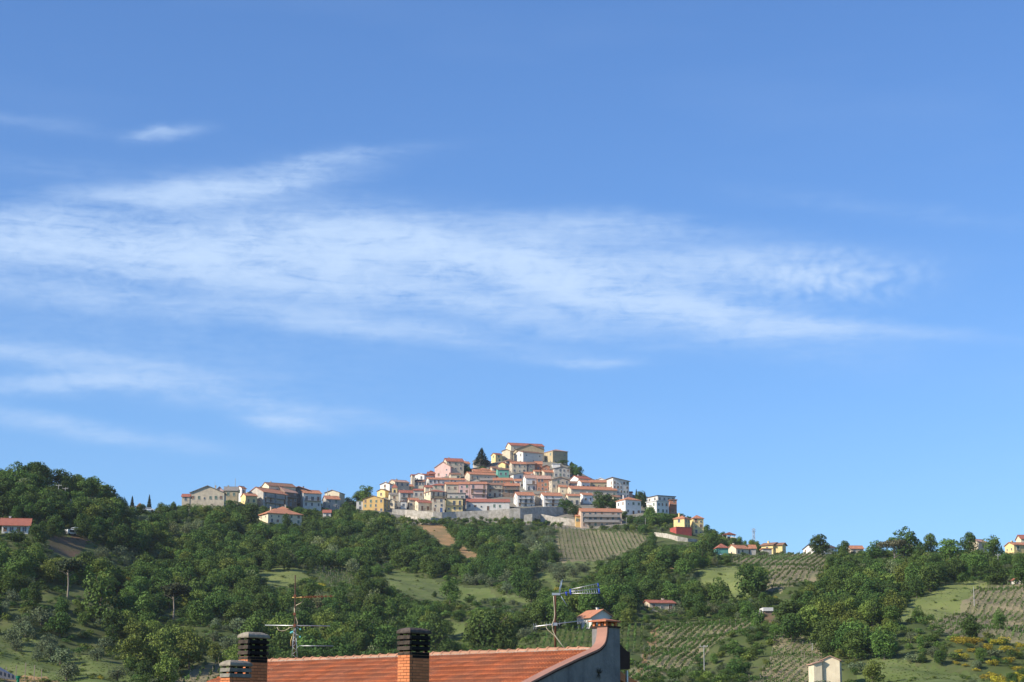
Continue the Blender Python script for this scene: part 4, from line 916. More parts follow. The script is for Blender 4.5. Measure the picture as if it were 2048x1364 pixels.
for i in range(len(A_)):
    X_, Y_, z, px_, py_, pyt, Dr_ = A_[i]
    if not (-150 < px_ < 2190) or vil[i]: continue
    rr = random.random(); m = mp_[i]; ol = olv[i]
    if ol and random.random() < .25 and not inpoly(ORCHS[0], [px_], [py_])[0] and PYc[i] > 1140: ol = False
    if ol:
        if rr < .34: continue
        kind, tone, H_ = 'olive', 'olive', random.uniform(3.0, 5.0)
    else:
        if rr < .06: continue
        kind = 'tall' if random.random() < .07 else ('round' if random.random() < .12 else 'broad')
        v = patch[i] + random.gauss(0, .55) + (.35 if lz[i] else 0)
        tone = 'dark' if v < .15 else ('mid' if v < 1.1 else 'light')
        if kind == 'tall' and tone == 'light': tone = 'mid'
        H_ = random.uniform(4.2, 8.2) * (1.18 if kind == 'tall' else 1) * (1 + .12 * patch[i])
        if not lz[i] and random.random() < .03: kind, tone = 'broad', 'cream'
        if random.random() < .05: kind, tone, H_ = 'olive', 'olive', random.uniform(3, 4.5)
    if 1290 < px_ < 1640 and Y_ > Dr_ - 60: H_ *= .5
    if px_ < 235 and Y_ > Dr_ - 60: H_ = max(H_, 7.5); 
    if 1700 < px_ and Y_ > Dr_ - 25: H_ *= 1.1
    if 235 < px_ < 390 and Y_ > Dr_ - 50: H_ *= .6
    if 700 < px_ < 780 and Y_ > 900: H_ *= .6
    if inpoly([(1250, 1325), (1440, 1286), (1505, 1262), (1525, 1300), (1450, 1380), (1250, 1410)], [px_], [py_])[0]: H_ *= .36
    if inpoly([(1870, 1300), (2150, 1300), (2150, 1410), (1740, 1410), (1770, 1345)], [px_], [py_])[0]: H_ *= .6
    ok = False
    for s_ in (1, .72, .5, .34, .22):
        Hs = H_ * s_; wr = WR[kind] * random.uniform(.85, 1.2)
        if not blocked(px_, pyt, Hs / m, Hs / m * wr, Y_, ol): ok = True; break
    if not ok: continue
    if s_ < .45 and kind != 'olive': kind = 'bush'; tone = random.choice(['mid', 'dark', 'mid', 'light', 'olive']); wr = 1.3; Hs *= .9
    if pyt - Hs / m > 1332 and 540 < px_ < 1225: continue
    if pyt - Hs / m > 1372: continue
    k = random.randrange(NV[(kind, tone)])
    INST.append([X_, Y_, z - .15, kind, tone, k, Hs * wr / WR[kind], Hs, random.uniform(0, 6.28), Hs / m, px_, pyt])
print('woodland', len(INST), 'of', len(A_))
# ---- the largest of each kind become things of their own
LMK = [('the white house at the left edge', 15, 1050), ('the parked white van', 142, 1075), ('the left umbrella pine', 124, 1170), ('the bare-trunked umbrella pine', 344, 1215), ('the lone slim fir', 298, 1005), ('the tiny white cottage', 275, 1018),
       ('the twin power poles', 120, 985), ('the leftmost hill crest', 40, 935), ('the brown bare bank', 150, 1100), ('the tall grey-green poplar', 205, 1190), ('the big yellow-green clump', 320, 1290), ('the sandy corner patch', 60, 1350), ('the pale flowering trees', 370, 1050),
       ('the pink gable of the ridge hamlet', 436, 980), ('the villa below the ridge hamlet', 555, 1025), ('the peach blank gable', 665, 995), ('the orange village house', 748, 1010), ('the bright mown meadow', 560, 1160), ('the small vineyard', 670, 1150), ('the thin tall mast', 590, 1200), ('the left tall chimney', 500, 1290),
       ('the orange landslip', 880, 1065), ('the lower orange earth tongue', 940, 1102), ('the sloping meadow', 850, 1160), ('the meadow olive row', 960, 1185), ('the black-capped chimney', 826, 1270), ('the poplars above the ridge', 960, 1260), ('the pale orchard slope', 1130, 1145), ('the upper vineyard', 1190, 1090), ('the long peach block', 1205, 1030),
       ('the white valley farmhouse', 1190, 1235), ('the blue-tipped antenna', 1150, 1180), ('the long low farm shed', 1320, 1212), ('the big lower vineyard', 1380, 1290), ('the yellow villa', 1380, 1045), ('the green farmhouse', 1445, 1100), ('the bright meadow', 1450, 1155), ('the big solitary round tree', 1505, 1150),
       ('the striped vineyard', 1595, 1140), ('the lone skyline tree', 1640, 1085), ('the tallest skyline tree', 1808, 1080), ('the pink-roofed skyline house', 1960, 1088), ('the wide right meadow', 1870, 1210), ('the brown vineyard', 1980, 1220), ('the pale farm building', 1660, 1330), ('the lower right broom', 1990, 1330), ('the small grey shed', 2030, 1165),
       ('the slim greyish tree', 1682, 1270), ('the shed beside the pole', 1530, 1230), ('the vineyard behind the farm building', 1570, 1320), ('the pole by the lower vineyard', 1408, 1310)]
TW = {'dark': 'dark green', 'mid': 'mid green', 'light': 'yellow-green', 'olive': 'grey-green', 'cream': 'pale flowering', 'broom': 'yellow', 'brown': 'brownish', 'pine': 'dark', 'fir': 'dark'}
def wherelab(px, py):
    best = min(LMK, key=lambda q: math.hypot((q[1] - px), (q[2] - py) * 1.3)); dx = px - best[1]; dy = py - best[2]
    if abs(dx) > abs(dy) * 1.2: rel = 'right of' if dx > 0 else 'left of'
    else: rel = 'below' if dy > 0 else 'above'
    far = '' if math.hypot(dx, dy) < 38 else 'some way '
    return far + rel + ' ' + best[0]
cnt = {}
INST.sort(key=lambda t: -t[9]); indiv = []; rest = []
for t in INST:
    fam = {'broad': 'b', 'round': 'b', 'tall': 't', 'olive': 'o', 'bush': 's'}[t[3]]
    top = t[11] - t[9]; infr = 4 < t[10] < 2044 and top < 1350 and not (430 < t[10] < 535 and top > 1270)
    lim = {'b': 255, 't': 60, 'o': 240, 's': 90}[fam]
    if infr and cnt.get(fam, 0) < lim: cnt[fam] = cnt.get(fam, 0) + 1; indiv.append(t)
    else: rest.append(t)
labs = {}
for t in indiv:
    sz = 'tall' if t[9] > 62 else ('low' if t[9] < 40 else 'medium'); nm = {'broad': 'tree', 'round': 'round tree', 'tall': 'slender tree', 'olive': 'olive tree', 'bush': 'shrub'}[t[3]]
    labs.setdefault('%s %s %s %s' % (sz, TW[t[4]], nm, wherelab(t[10], t[11] - t[9] * .5)), []).append(t)
ORD = {2: ['left one of two', 'right one of two'], 3: ['leftmost of three', 'middle of three', 'rightmost of three'], 4: ['leftmost of four', 'second of four', 'third of four', 'rightmost of four']}
for lab, L_ in labs.items():
    L_.sort(key=lambda t: t[10])
    for i, t in enumerate(L_):
        if len(L_) == 1: lb, gp = lab, None
        elif len(L_) in ORD and len(lab.split()) <= 12: lb, gp = lab + ', ' + ORD[len(L_)][i], lab.split(' ', 1)[1]
        else: lb, gp = lab, lab.split(' ', 1)[1]
        tree_obj(t[3], t[4], t[5], (t[0], t[1], t[2]), t[6], t[7], t[8], lb, gp or 'trees on the hillside')
print('individual trees', len(indiv), cnt, 'rest', len(rest))
# ---- the rest: geometry-node instances, one object per sort
pc = bpy.data.collections.new('foliage_prototypes'); keys = sorted(CM); PID = {}
for i, kk in enumerate(keys):
    b = MB(); me = CM[kk]; o = bpy.data.objects.new('proto_%03d' % i, me); pc.objects.link(o); PID[kk] = i
def scatter(name, label, items):
    """items: x,y,z,kind,tone,k,sxy,sz,rot"""
    n = len(items); me = bpy.data.meshes.new(name); me.vertices.add(n)
    me.vertices.foreach_set('co', np.array([t[:3] for t in items], np.float32).ravel())
    for an, ty, dat in (('idx', 'INT', [PID[(t[3], t[4], t[5])] for t in items]), ('rot', 'FLOAT', [t[8] for t in items])):
        at_ = me.attributes.new(an, ty, 'POINT'); at_.data.foreach_set('value', dat)
    at_ = me.attributes.new('scl', 'FLOAT_VECTOR', 'POINT'); at_.data.foreach_set('vector', np.array([(t[6], t[6], t[7]) for t in items], np.float32).ravel())
    o = link(name, me); tag(o, label, kind='stuff')
    g = bpy.data.node_groups.new(name + '_nodes', 'GeometryNodeTree'); g.interface.new_socket('Geometry', in_out='INPUT', socket_type='NodeSocketGeometry'); g.interface.new_socket('Geometry', in_out='OUTPUT', socket_type='NodeSocketGeometry')
    n_ = g.nodes.new; l_ = g.links.new; gi_ = n_('NodeGroupInput'); go_ = n_('NodeGroupOutput'); iop = n_('GeometryNodeInstanceOnPoints'); ci = n_('GeometryNodeCollectionInfo')
    ci.inputs['Collection'].default_value = pc; ci.inputs['Separate Children'].default_value = True; ci.inputs['Reset Children'].default_value = True
    def na(nm, ty): a = n_('GeometryNodeInputNamedAttribute'); a.data_type = ty; a.inputs['Name'].default_value = nm; return a.outputs['Attribute']
    cx = n_('ShaderNodeCombineXYZ'); l_(na('rot', 'FLOAT'), cx.inputs[2]); er = n_('FunctionNodeEulerToRotation'); l_(cx.outputs[0], er.inputs[0])
    m2p = n_('GeometryNodeMeshToPoints'); l_(gi_.outputs[0], m2p.inputs[0])
    l_(m2p.outputs[0], iop.inputs['Points']); l_(ci.outputs[0], iop.inputs['Instance']); iop.inputs['Pick Instance'].default_value = True; l_(na('idx', 'INT'), iop.inputs['Instance Index'])
    l_(er.outputs[0], iop.inputs['Rotation']); l_(na('scl', 'FLOAT_VECTOR'), iop.inputs['Scale']); l_(iop.outputs[0], go_.inputs[0])
    md = o.modifiers.new('scatter', 'NODES'); md.node_group = g; return o
scatter('woodland', 'dense mass of smaller trees filling the wooded hillside', rest)
# undergrowth closes the ground between the trees
UG = []
for y in np.arange(392, 1060, 3.9):
    w_ = .29 * y
    for x in np.arange(-w_, w_, 3.9):
        X_ = x + rng.uniform(-2, 2); Y_ = y + rng.uniform(-2, 2); D, E = col_at(X_ / Y_)
        if Y_ > D[-1] + 4: continue
        z = height(X_, Y_); px_, _ = proj(X_, Y_, z); _, py_ = proj(X_, Y_, float(np.interp(Y_, D, E)) * Y_)
        UG.append((X_, Y_, z, px_, py_))
U = np.array(UG); keep = np.ones(len(U), bool)
for P in FIELDS: keep &= ~inpoly(P, U[:, 3], U[:, 4]) & ~inpoly(P, U[:, 3], U[:, 4] - 5)
keep &= ~inpoly(LC['village_ground'][0][0], U[:, 3], U[:, 4])
for (a, b_, c_, d_) in WALLS: keep &= ~((U[:, 3] > a) & (U[:, 3] < b_) & (U[:, 4] > c_) & (U[:, 4] < d_ + 4))
for (a, b_, c_, d_, DH, r_) in HOUSES: keep &= ~((U[:, 3] > a - 2) & (U[:, 3] < b_ + 2) & (U[:, 1] > DH - 8) & (U[:, 1] < DH + 12))
und = []
for X_, Y_, z, px_, py_ in U[keep]:
    tn = random.choices(['mid', 'dark', 'olive', 'light', 'broom'], [5, 4, 1.6, 2.2, .05])[0]; tn = 'broom' if inpoly([(1890, 1300), (1960, 1285), (2100, 1280), (2100, 1400), (1960, 1400), (1930, 1340)], [px_], [py_])[0] and random.random() < .45 else tn; s_ = random.uniform(.7, 2.0)
    und.append((X_, Y_, z - .1, 'bush', tn, random.randrange(NV[('bush', tn)]), s_ * random.uniform(1.3, 2.2), s_ * 1.3, random.uniform(0, 6.28)))
for i in range(150):
    px_ = random.uniform(782, 1125); py_ = float(np.interp(px_, [782, 850, 1000, 1125], [1038, 1047, 1045, 1052])) + random.uniform(-2, 5); g_ = ground(px_, py_); s_ = random.uniform(1.2, 3.4)
    und.append((g_.x, g_.y - random.uniform(1.5, 4), g_.z - .2, 'bush', random.choice(['mid', 'dark', 'light']), 0, s_ * random.uniform(.7, 1.1), s_, random.uniform(0, 6.28)))
scatter('undergrowth', 'tangled scrub and low bushes covering the ground of the hillside', und)
print('undergrowth', len(und))
GR = []
for nm, P, lab in defs:
    if nm not in ('meadow', 'vineyard_ground', 'bare_earth'): continue
    xs2 = [p[0] for p in P]; ys2 = [min(p[1], 1372) for p in P]; n_ = int((max(xs2) - min(xs2)) * (max(ys2) - min(ys2)) * (.05 if nm == 'meadow' else .02))
    qx = rng.uniform(min(xs2), max(xs2), n_); qy = rng.uniform(min(ys2), max(ys2), n_); ok = inpoly(P, qx, qy)
    for x, y in zip(qx[ok], qy[ok]):
        g_ = ground(x, y); s_ = random.uniform(.08, .26) * (4 if random.random() < .03 else 1); tn = random.choices(['light', 'mid', 'olive'], [6, 2, 1])[0]
        GR.append((g_.x, g_.y, g_.z - .05, 'bush', tn, random.randrange(NV[('bush', tn)]), s_ * random.uniform(1.2, 2.4), s_, random.uniform(0, 6.28)))
scatter('grass', 'tall grass and weeds standing in the meadows and between the vines', GR); print('grass', len(GR))

# ---------------------------------------------------------------- vine rows
ORDN = 'first second third fourth fifth sixth seventh eighth ninth tenth eleventh twelfth thirteenth fourteenth fifteenth sixteenth seventeenth eighteenth nineteenth twentieth'.split() + ['twenty-' + s for s in 'first second third fourth fifth sixth seventh eighth ninth'.split()] + ['thirtieth'] + ['thirty-' + s for s in 'first second third fourth fifth sixth seventh eighth ninth'.split()] + ['fortieth'] * 20
def vineyard(P, p0, p1, gap, label, group, height_=1.25, dens=5, leaf=.2, posts=True, tone='vine', cat='vine row'):
    a = ground(*p0); b_ = ground(*p1); d = Vector((b_.x - a.x, b_.y - a.y, 0)).normalized(); nrm = Vector((-d.y, d.x, 0))
    W_ = [ground(*p) for p in P]; us_ = [w.dot(nrm) for w in W_]; ts_ = [w.dot(d) for w in W_]
    poly = [(w.x, w.y) for w in W_]; n = 0; ROWS = []
    for u in np.arange(min(us_) + gap / 2, max(us_), gap):
        ts = np.arange(min(ts_), max(ts_), 1.0); X_ = d.x * ts + nrm.x * u; Y_ = d.y * ts + nrm.y * u
        ok = inpoly(poly, X_, Y_)
        if ok.sum() < 4: continue
        X_, Y_ = X_[ok], Y_[ok]; Zz = np.array([height(x, y) for x, y in zip(X_, Y_)])
        m = int(len(X_) * dens); r = rng; s = r.integers(0, len(X_), m)
        gaps = np.sin(X_[s] * 1.7 + u) + np.sin(Y_[s] * 1.1 + 2 * u) > -1.6; s = s[gaps]; m = len(s)
        hh = r.beta(2.2, 1.6, m) * height_ + .15
        Pt = np.stack([X_[s] + r.uniform(-.5, .5, m) * abs(d.x) + r.normal(0, .12, m), Y_[s] + r.uniform(-.5, .5, m) * abs(d.y) + r.normal(0, .12, m), Zz[s] + hh], 1)
        o0 = np.array([X_[0], Y_[0], Zz[0]]); Nn = r.normal(size=(m, 3)); Nn[:, 2] = np.abs(Nn[:, 2]); ex = None
        if posts:
            ex = MB()
            for j in range(0, len(X_), 6):
                x, y, z = X_[j] - o0[0], Y_[j] - o0[1], Zz[j] - o0[2]; ex.box((x - .05, y - .05, z - .2), (x + .05, y + .05, z + 1.5))
        me = np_mesh('vine_row', leaves_from(Pt - o0, Nn, leaf, r), [LM[tone], BARKP], ex)
        o = link('vine_row', me); o.location = o0; tag(o, label, cat, group); n += 1; mid = len(X_) // 2; ROWS.append((proj(X_[mid], Y_[mid], Zz[mid])[0], o))
    ROWS.sort(key=lambda t: t[0])
    for i, (p_, o) in enumerate(ROWS): o['label'] = ORDN[i] + ' ' + label + ', counted from the left'
    return n
V_ = [P for nm, P, lab in defs if nm == 'vineyard_ground']
nv = vineyard(V_[0], (1150, 1120), (1138, 1064), 1.65, 'vine row of the upper vineyard', 'vine rows of the upper vineyard', .85, 5, .22)
nv += vineyard(V_[1], (1548, 1172), (1640, 1118), 2.2, 'vine row of the striped vineyard by the round tree', 'vine rows of the striped vineyard', .9, 10, .22)
nv += vineyard(V_[2], (1292, 1318), (1397, 1251), 2.1, 'long vine row of the big lower vineyard', 'vine rows of the big lower vineyard', 1.05, 26, .2)
nv += vineyard(V_[3], (1530, 1350), (1622, 1312), 1.8, 'vine row behind the pale farm building', 'vine rows behind the farm building', .9, 15, .18)
nv += vineyard(V_[4], (1871, 1259), (1975, 1198), 2.0, 'low vine row of the brown right vineyard', 'vine rows of the brown vineyard', .8, 13, .18)
nv += vineyard(V_[5], (1060, 1320), (1075, 1285), 1.6, 'green vine row behind the foreground ridge', 'vine rows behind the foreground ridge', 1.4, 16)
nv += vineyard(V_[6], (640, 1142), (700, 1172), 1.9, 'vine row right of the bright mown meadow', 'vine rows of the small hillside vineyard', 1.2, 6)
nv += vineyard(V_[7], (370, 1362), (392, 1335), 2.2, 'vine row in the plot left of the chimneys', 'vine rows left of the chimneys', 1.4, 9)
print('vine rows', nv)
# ---------------------------------------------------------------- the foreground house
TILE_M = mat('clay_tile', (.64, .225, .09), .85, (.50, .165, .07), 3.0, .6, island=.14, bump=.4, bscale=30, big=(1.3, (.42, .22, .13), .4))
RIDGE_M = mat('clay_ridge_tile', (.55, .23, .12), .85, (.35, .24, .17), 5.0, .75, island=.12, bump=.4, bscale=30)
MORT = mat('roof_mortar', (.38, .32, .26), .95, (.25, .22, .18), 6, .8)
BRICK = mat('orange_brick', (.62, .215, .09), .85, (.47, .15, .06), 4.0, .5, island=.10, bump=.3, bscale=40)
BMORT = mat('brick_mortar', (.20, .115, .07), .95)
SOOT = mat('sooty_concrete', (.085, .065, .05), .95, (.02, .018, .016), 5, .95, bump=.4)
BLACK = mat('black_soot', (.013, .011, .010), .95, (.009, .008, .008), 6, .9)
GREYC = mat('weathered_concrete', (.25, .23, .19), .95, (.12, .11, .09), 5, .8, bump=.4)
RENDER = mat('weathered_render', (.25, .24, .23), .95, (.12, .12, .125), 2.2, .8, .6, .5, 14)
COPE = mat('brown_coping', (.36, .19, .14), .8, (.26, .14, .11), 5, .5)
DKW = mat('dark_brown_board_and_shade', (.05, .028, .022), .8)
RUST = mat('rusty_steel', (.20, .085, .05), .8, (.12, .06, .04), 12, .8)
ALU = mat('aluminium_tube', (.50, .52, .53), .4, namt=.2, metal=.7)
BLUE = mat('blue_plastic', (.03, .07, .42), .5, namt=.1); TEAL = mat('teal_insulator', (.12, .5, .5), .4, namt=.1); DKR = mat('dark_rusty_steel', (.09, .05, .04), .8); OCHM = mat('ochre_boom', (.62, .46, .18), .7); CAB = M['cable']
O = at(1195, 1300, 48.0)
eL = el_of(1326); DL = O.z / eL; PL_ = at(515, 1326, DL)
dv = Vector((O.x - PL_.x, O.y - PL_.y)); LEN = dv.length; BETA = math.atan2(-dv.y, dv.x)
RZ = -BETA; RM = Matrix.Rotation(RZ, 3, 'Z')
def hit(px, py, axis, val):
    """where the sight line of a pixel meets the plane  local axis = val  of the house; returns local coordinates"""
    a, b, c = ray(px, py); d = RM.transposed() @ Vector((a, b, c)); o = RM.transposed() @ (-O)
    t = (val - o[axis]) / d[axis]; return o + d * t
pv = hit(1068, 1364, 0, .3); TAN = -(pv.z + .10) / (-pv.y) * -1; TAN = (0 - (pv.z - .12)) / (-pv.y)
TH = math.atan(TAN); print('house beta', math.degrees(BETA), 'len', LEN, 'tan', TAN, 'O', O)
HR = empty('house', O, RZ); tag(HR, 'foreground house with an orange tiled roof, brick chimneys and a grey gable wall', 'house')
SD = 6.0
ct, st_ = math.cos(TH), math.sin(TH)
b = MB()   # deck
b.prism([(-LEN, 0, -.02), (-LEN, -SD * ct, -SD * st_ - .02), (-LEN, -SD * ct, -SD * st_ - .22), (-LEN, 0, -.22)], (LEN, 0, 0))
b.prism([(-LEN, .001, -.02), (-LEN, .001, -.22), (-LEN, 4.6 * ct, -4.6 * st_ - .22), (-LEN, 4.6 * ct, -4.6 * st_ - .02)], (LEN - .3, 0, 0))
roof = b.build('roof', TILE_M, HR)
# one clay tile: two rolls, open lower edge
def tile_mb(w=.2, l=.40, out=None, M_=None):
    o = out or MB(); xs = [0, .018, .05, .082, .10, .118, .15, .182, .2]; zs = [.0, .004, .044, .004, .0, .004, .044, .004, .0]
    n = len(o.v)
    for yy, dz in ((0, .022), (-l, .056)):
        for x, z in zip(xs, zs): o.v.append((x, yy, z + dz))
    for x, z in zip(xs, zs): o.v.append((x, -l, z + .056 - (.034 if z < .01 else .014)))
    k = len(xs)
    for i in range(k - 1):
        o.f.append((n + i, n + k + i, n + k + i + 1, n + i + 1)); o.m.append(0)
        o.f.append((n + k + i, n + 2 * k + i, n + 2 * k + i + 1, n + k + i + 1)); o.m.append(0)
    if M_ is not None:
        for j in range(n, len(o.v)): o.v[j] = tuple(M_ @ Vector(o.v[j]))
    return o
tme = tile_mb().mesh('tile', [TILE_M])
E = .365; tl = []
for r_ in range(int(SD / E)):
    for c_ in range(int(LEN / .2)):
        s = r_ * E + .06; x = -LEN + c_ * .2 + random.uniform(-.003, .003); p = Vector((x, -s * ct, -s * st_)); wp = RM @ p + O
        tl.append((p, proj(*wp), r_))
inf = [t for t in tl if -5 < t[1][0] < 2053 and t[1][1] < 1366]; inf.sort(key=lambda t: -t[1][1]); big = inf[:300]; ids = set(map(id, big))
tilt = Matrix.Rotation(TH, 4, 'X')
for p, q_, r_ in big:
    o = link('tile', tme, roof); o.location = p; o.rotation_euler = (TH + random.uniform(-.012, .012), random.uniform(-.012, .012), random.uniform(-.01, .01))
ob = MB()
for t in tl:
    if id(t) in ids: continue
    tile_mb(out=ob, M_=Matrix.Translation(t[0]) @ Matrix.Rotation(TH + random.uniform(-.012, .012), 4, 'X') @ Matrix.Rotation(random.uniform(-.01, .01), 4, 'Z'))
tag(ob.build('roof_tiles', TILE_M, roof), kind='stuff')
# ridge tiles
rb = MB(); n = 9
for i in range(n):
    a = PI * i / (n - 1)
    for x, rr in ((0, .115), (.30, .100), (.36, .098)): rb.v.append((x, rr * math.cos(a) * 1.1, rr * math.sin(a) * .9))
for i in range(n - 1):
    for k in range(2): rb.f.append((i * 3 + k, i * 3 + k + 1, i * 3 + k + 4, i * 3 + k + 3)); rb.m.append(0)
n0 = len(rb.v)
for i in range(n):
    a = PI * i / (n - 1)
    for x, rr in ((-.012, .132), (.035, .128)): rb.v.append((x, rr * math.cos(a) * 1.1, rr * math.sin(a) * .92))
for i in range(n - 1): rb.f.append((n0 + i * 2, n0 + i * 2 + 1, n0 + i * 2 + 3, n0 + i * 2 + 2)); rb.m.append(0)
rme = rb.mesh('ridge_tile', [RIDGE_M], True); x = -LEN
while x < -.3:
    o = link('ridge_tile', rme, roof); o.location = (x, random.uniform(-.006, .006), .0 + random.uniform(-.010, .010)); o.rotation_euler = (random.uniform(-.05, .05), random.uniform(.0, .03), random.uniform(-.02, .02)); x += .315
b = MB(); 
for sgn in (-1, 1):
    x = -LEN
    while x < -.15: b.box((x, sgn * .13 - .035, -.055 - random.uniform(0, .01)), (x + .19, sgn * .13 + .035, .028 + random.uniform(-.01, .012))); x += .2
b.build('mortar_bed', MORT, roof)
# gable wall with swept-up top
OUT = [(1068, 1364), (1112.7, 1340.7), (1157, 1319.6), (1180.6, 1309), (1191, 1304.5), (1198, 1300.5), (1204, 1295), (1208, 1290), (1211, 1283), (1213, 1273), (1214, 1264), (1214.3, 1255)]
XW = .30; WP = [hit(a, b_, 0, XW) for a, b_ in OUT]
p0, p1 = WP[0], WP[1]; dd = (p0 - p1).normalized(); WP = [p0 + dd * 3.2] + WP
R1 = hit(1239.5, 1255, 0, XW); R2 = Vector((XW, R1.y, -10.5))
L0 = Vector((XW, WP[0].y, -10.5))
wall_poly = [Vector((XW, p.y, p.z)) for p in WP] + [Vector((XW, R1.y, WP[-1].z)), R2, L0]
b = MB(); b.prism(wall_poly, (-.28, 0, 0)); b.build('gable_wall', RENDER, HR)
# plaster blisters and the dry weed on the wall
b = MB()
c0 = hit(1197, 1347, 0, XW)
for i in range(26):
    a = random.uniform(.2, PI - .2) if i < 20 else random.uniform(-PI, 0); l_ = random.uniform(.06, .17); m1 = c0 + Vector((.02, math.cos(a) * l_ * .6, math.sin(a) * l_ * .5)); m2 = c0 + Vector((.03, math.cos(a) * l_ * 1.1, math.sin(a) * l_))
    b.tube([c0 + Vector((.0, 0, 0)), m1, m2], .009, 4, r2=.003)
b.build('dry_weed', mat('dry_weed', (.06, .055, .04), .9), HR)
# coping, then a dark strip: shade on its underside put into colour
for nm, mm, t0, t1, xa, xb in (('coping', COPE, .012, .055, XW + .045, XW - .26), ('coping_shade_strip', DKW, -.030, .010, XW + .03, XW - .02)):
    b = MB(); pts_ = [Vector((0, p.y, p.z)) for p in WP]; nrm = []
    for i, p in enumerate(pts_):
        t = (pts_[min(i + 1, len(pts_) - 1)] - pts_[max(i - 1, 0)]).normalized(); nrm.append(Vector((0, -t.z, t.y)))
    for i in range(len(pts_) - 1):
        a0 = pts_[i] + nrm[i] * t0; a1 = pts_[i + 1] + nrm[i + 1] * t0; c0_ = pts_[i] + nrm[i] * t1; c1_ = pts_[i + 1] + nrm[i + 1] * t1
        b.prism([Vector((xa, a0.y, a0.z)), Vector((xa, a1.y, a1.z)), Vector((xa, c1_.y, c1_.z)), Vector((xa, c0_.y, c0_.z))], (xb - xa, 0, 0))
    b.build(nm, mm, HR)
# stack of the gable chimney behind the swept wall, cap and terracotta hat
ys, ye_ = WP[-1].y, R1.y; zt = WP[-1].z
b = MB(); b.box((-.16, ys + .005, -.3), (XW - .283, ye_ - .005, zt)); b.build('chimney_stack', RENDER, HR)
b = MB(); b.box((-.2, ys - .03, zt + .003), (XW + .03, ye_ + .01, zt + .045)); b.build('stack_slab', DKW, HR)
for i, x in enumerate((-.15, .02, .19)):
    for y in (ys + .02, ye_ - .1): b = MB(); b.box((x, y, zt + .045), (x + .055, y + .07, zt + .145)); b.build('brick', BRICK, HR)
b = MB(); a0, a1, c0_, c1_ = -.22, XW + .02, ys - .07, ye_ + .04; b.box((a0, c0_, zt + .146), (a1, c1_, zt + .175)); tip = ((a0 + a1) / 2, (c0_ + c1_) / 2, zt + .235)
q_ = [(a0, c0_, zt + .176), (a1, c0_, zt + .176), (a1, c1_, zt + .176), (a0, c1_, zt + .176)]
for i in range(4): b.face([q_[i], q_[(i + 1) % 4], tip])
b.build('terracotta_cap', mat('terracotta', (.50, .20, .11), .85, (.33, .14, .09), 8, .6), HR)
# dark board of the rear verge
VB = [(1238.5, 1285), (1243, 1291), (1249, 1297.5), (1255, 1302.5), (1260, 1304.5), (1260, 1338), (1238.5, 1340)]
P = [hit(a, b_, 0, .0) for a, b_ in VB]; b = MB(); b.prism([Vector((.0, p.y, p.z)) for p in P], (-.3, 0, 0)); b.build('rear_verge_board', DKW, HR)
p = hit(1263, 1322, 0, .0); b = MB(); b.tube([Vector((-.1, p.y - .12, p.z)), Vector((-.1, p.y + .03, p.z))], .02); b.build('gutter_end', DKW, HR)
p = hit(1253.5, 1341, 0, -.1); b = MB(); b.tube([p, p + Vector((0, 0, -5))], .035, 10); b.build('downpipe', ALU, HR)
# body walls
b = MB(); b.box((-LEN + .2, -SD * ct + .5, -11), (-.0, 4.0, -SD * st_ - .25)); b.build('wall', RENDER, HR)
b = MB(); b.prism([(-LEN + .1, -SD * ct + .5, -SD * st_ - .1), (-LEN + .1, 4.2, -SD * st_ + .3), (-LEN + .1, 0, -.25)], (.25, 0, 0)); b.build('end_gable', RENDER, HR)

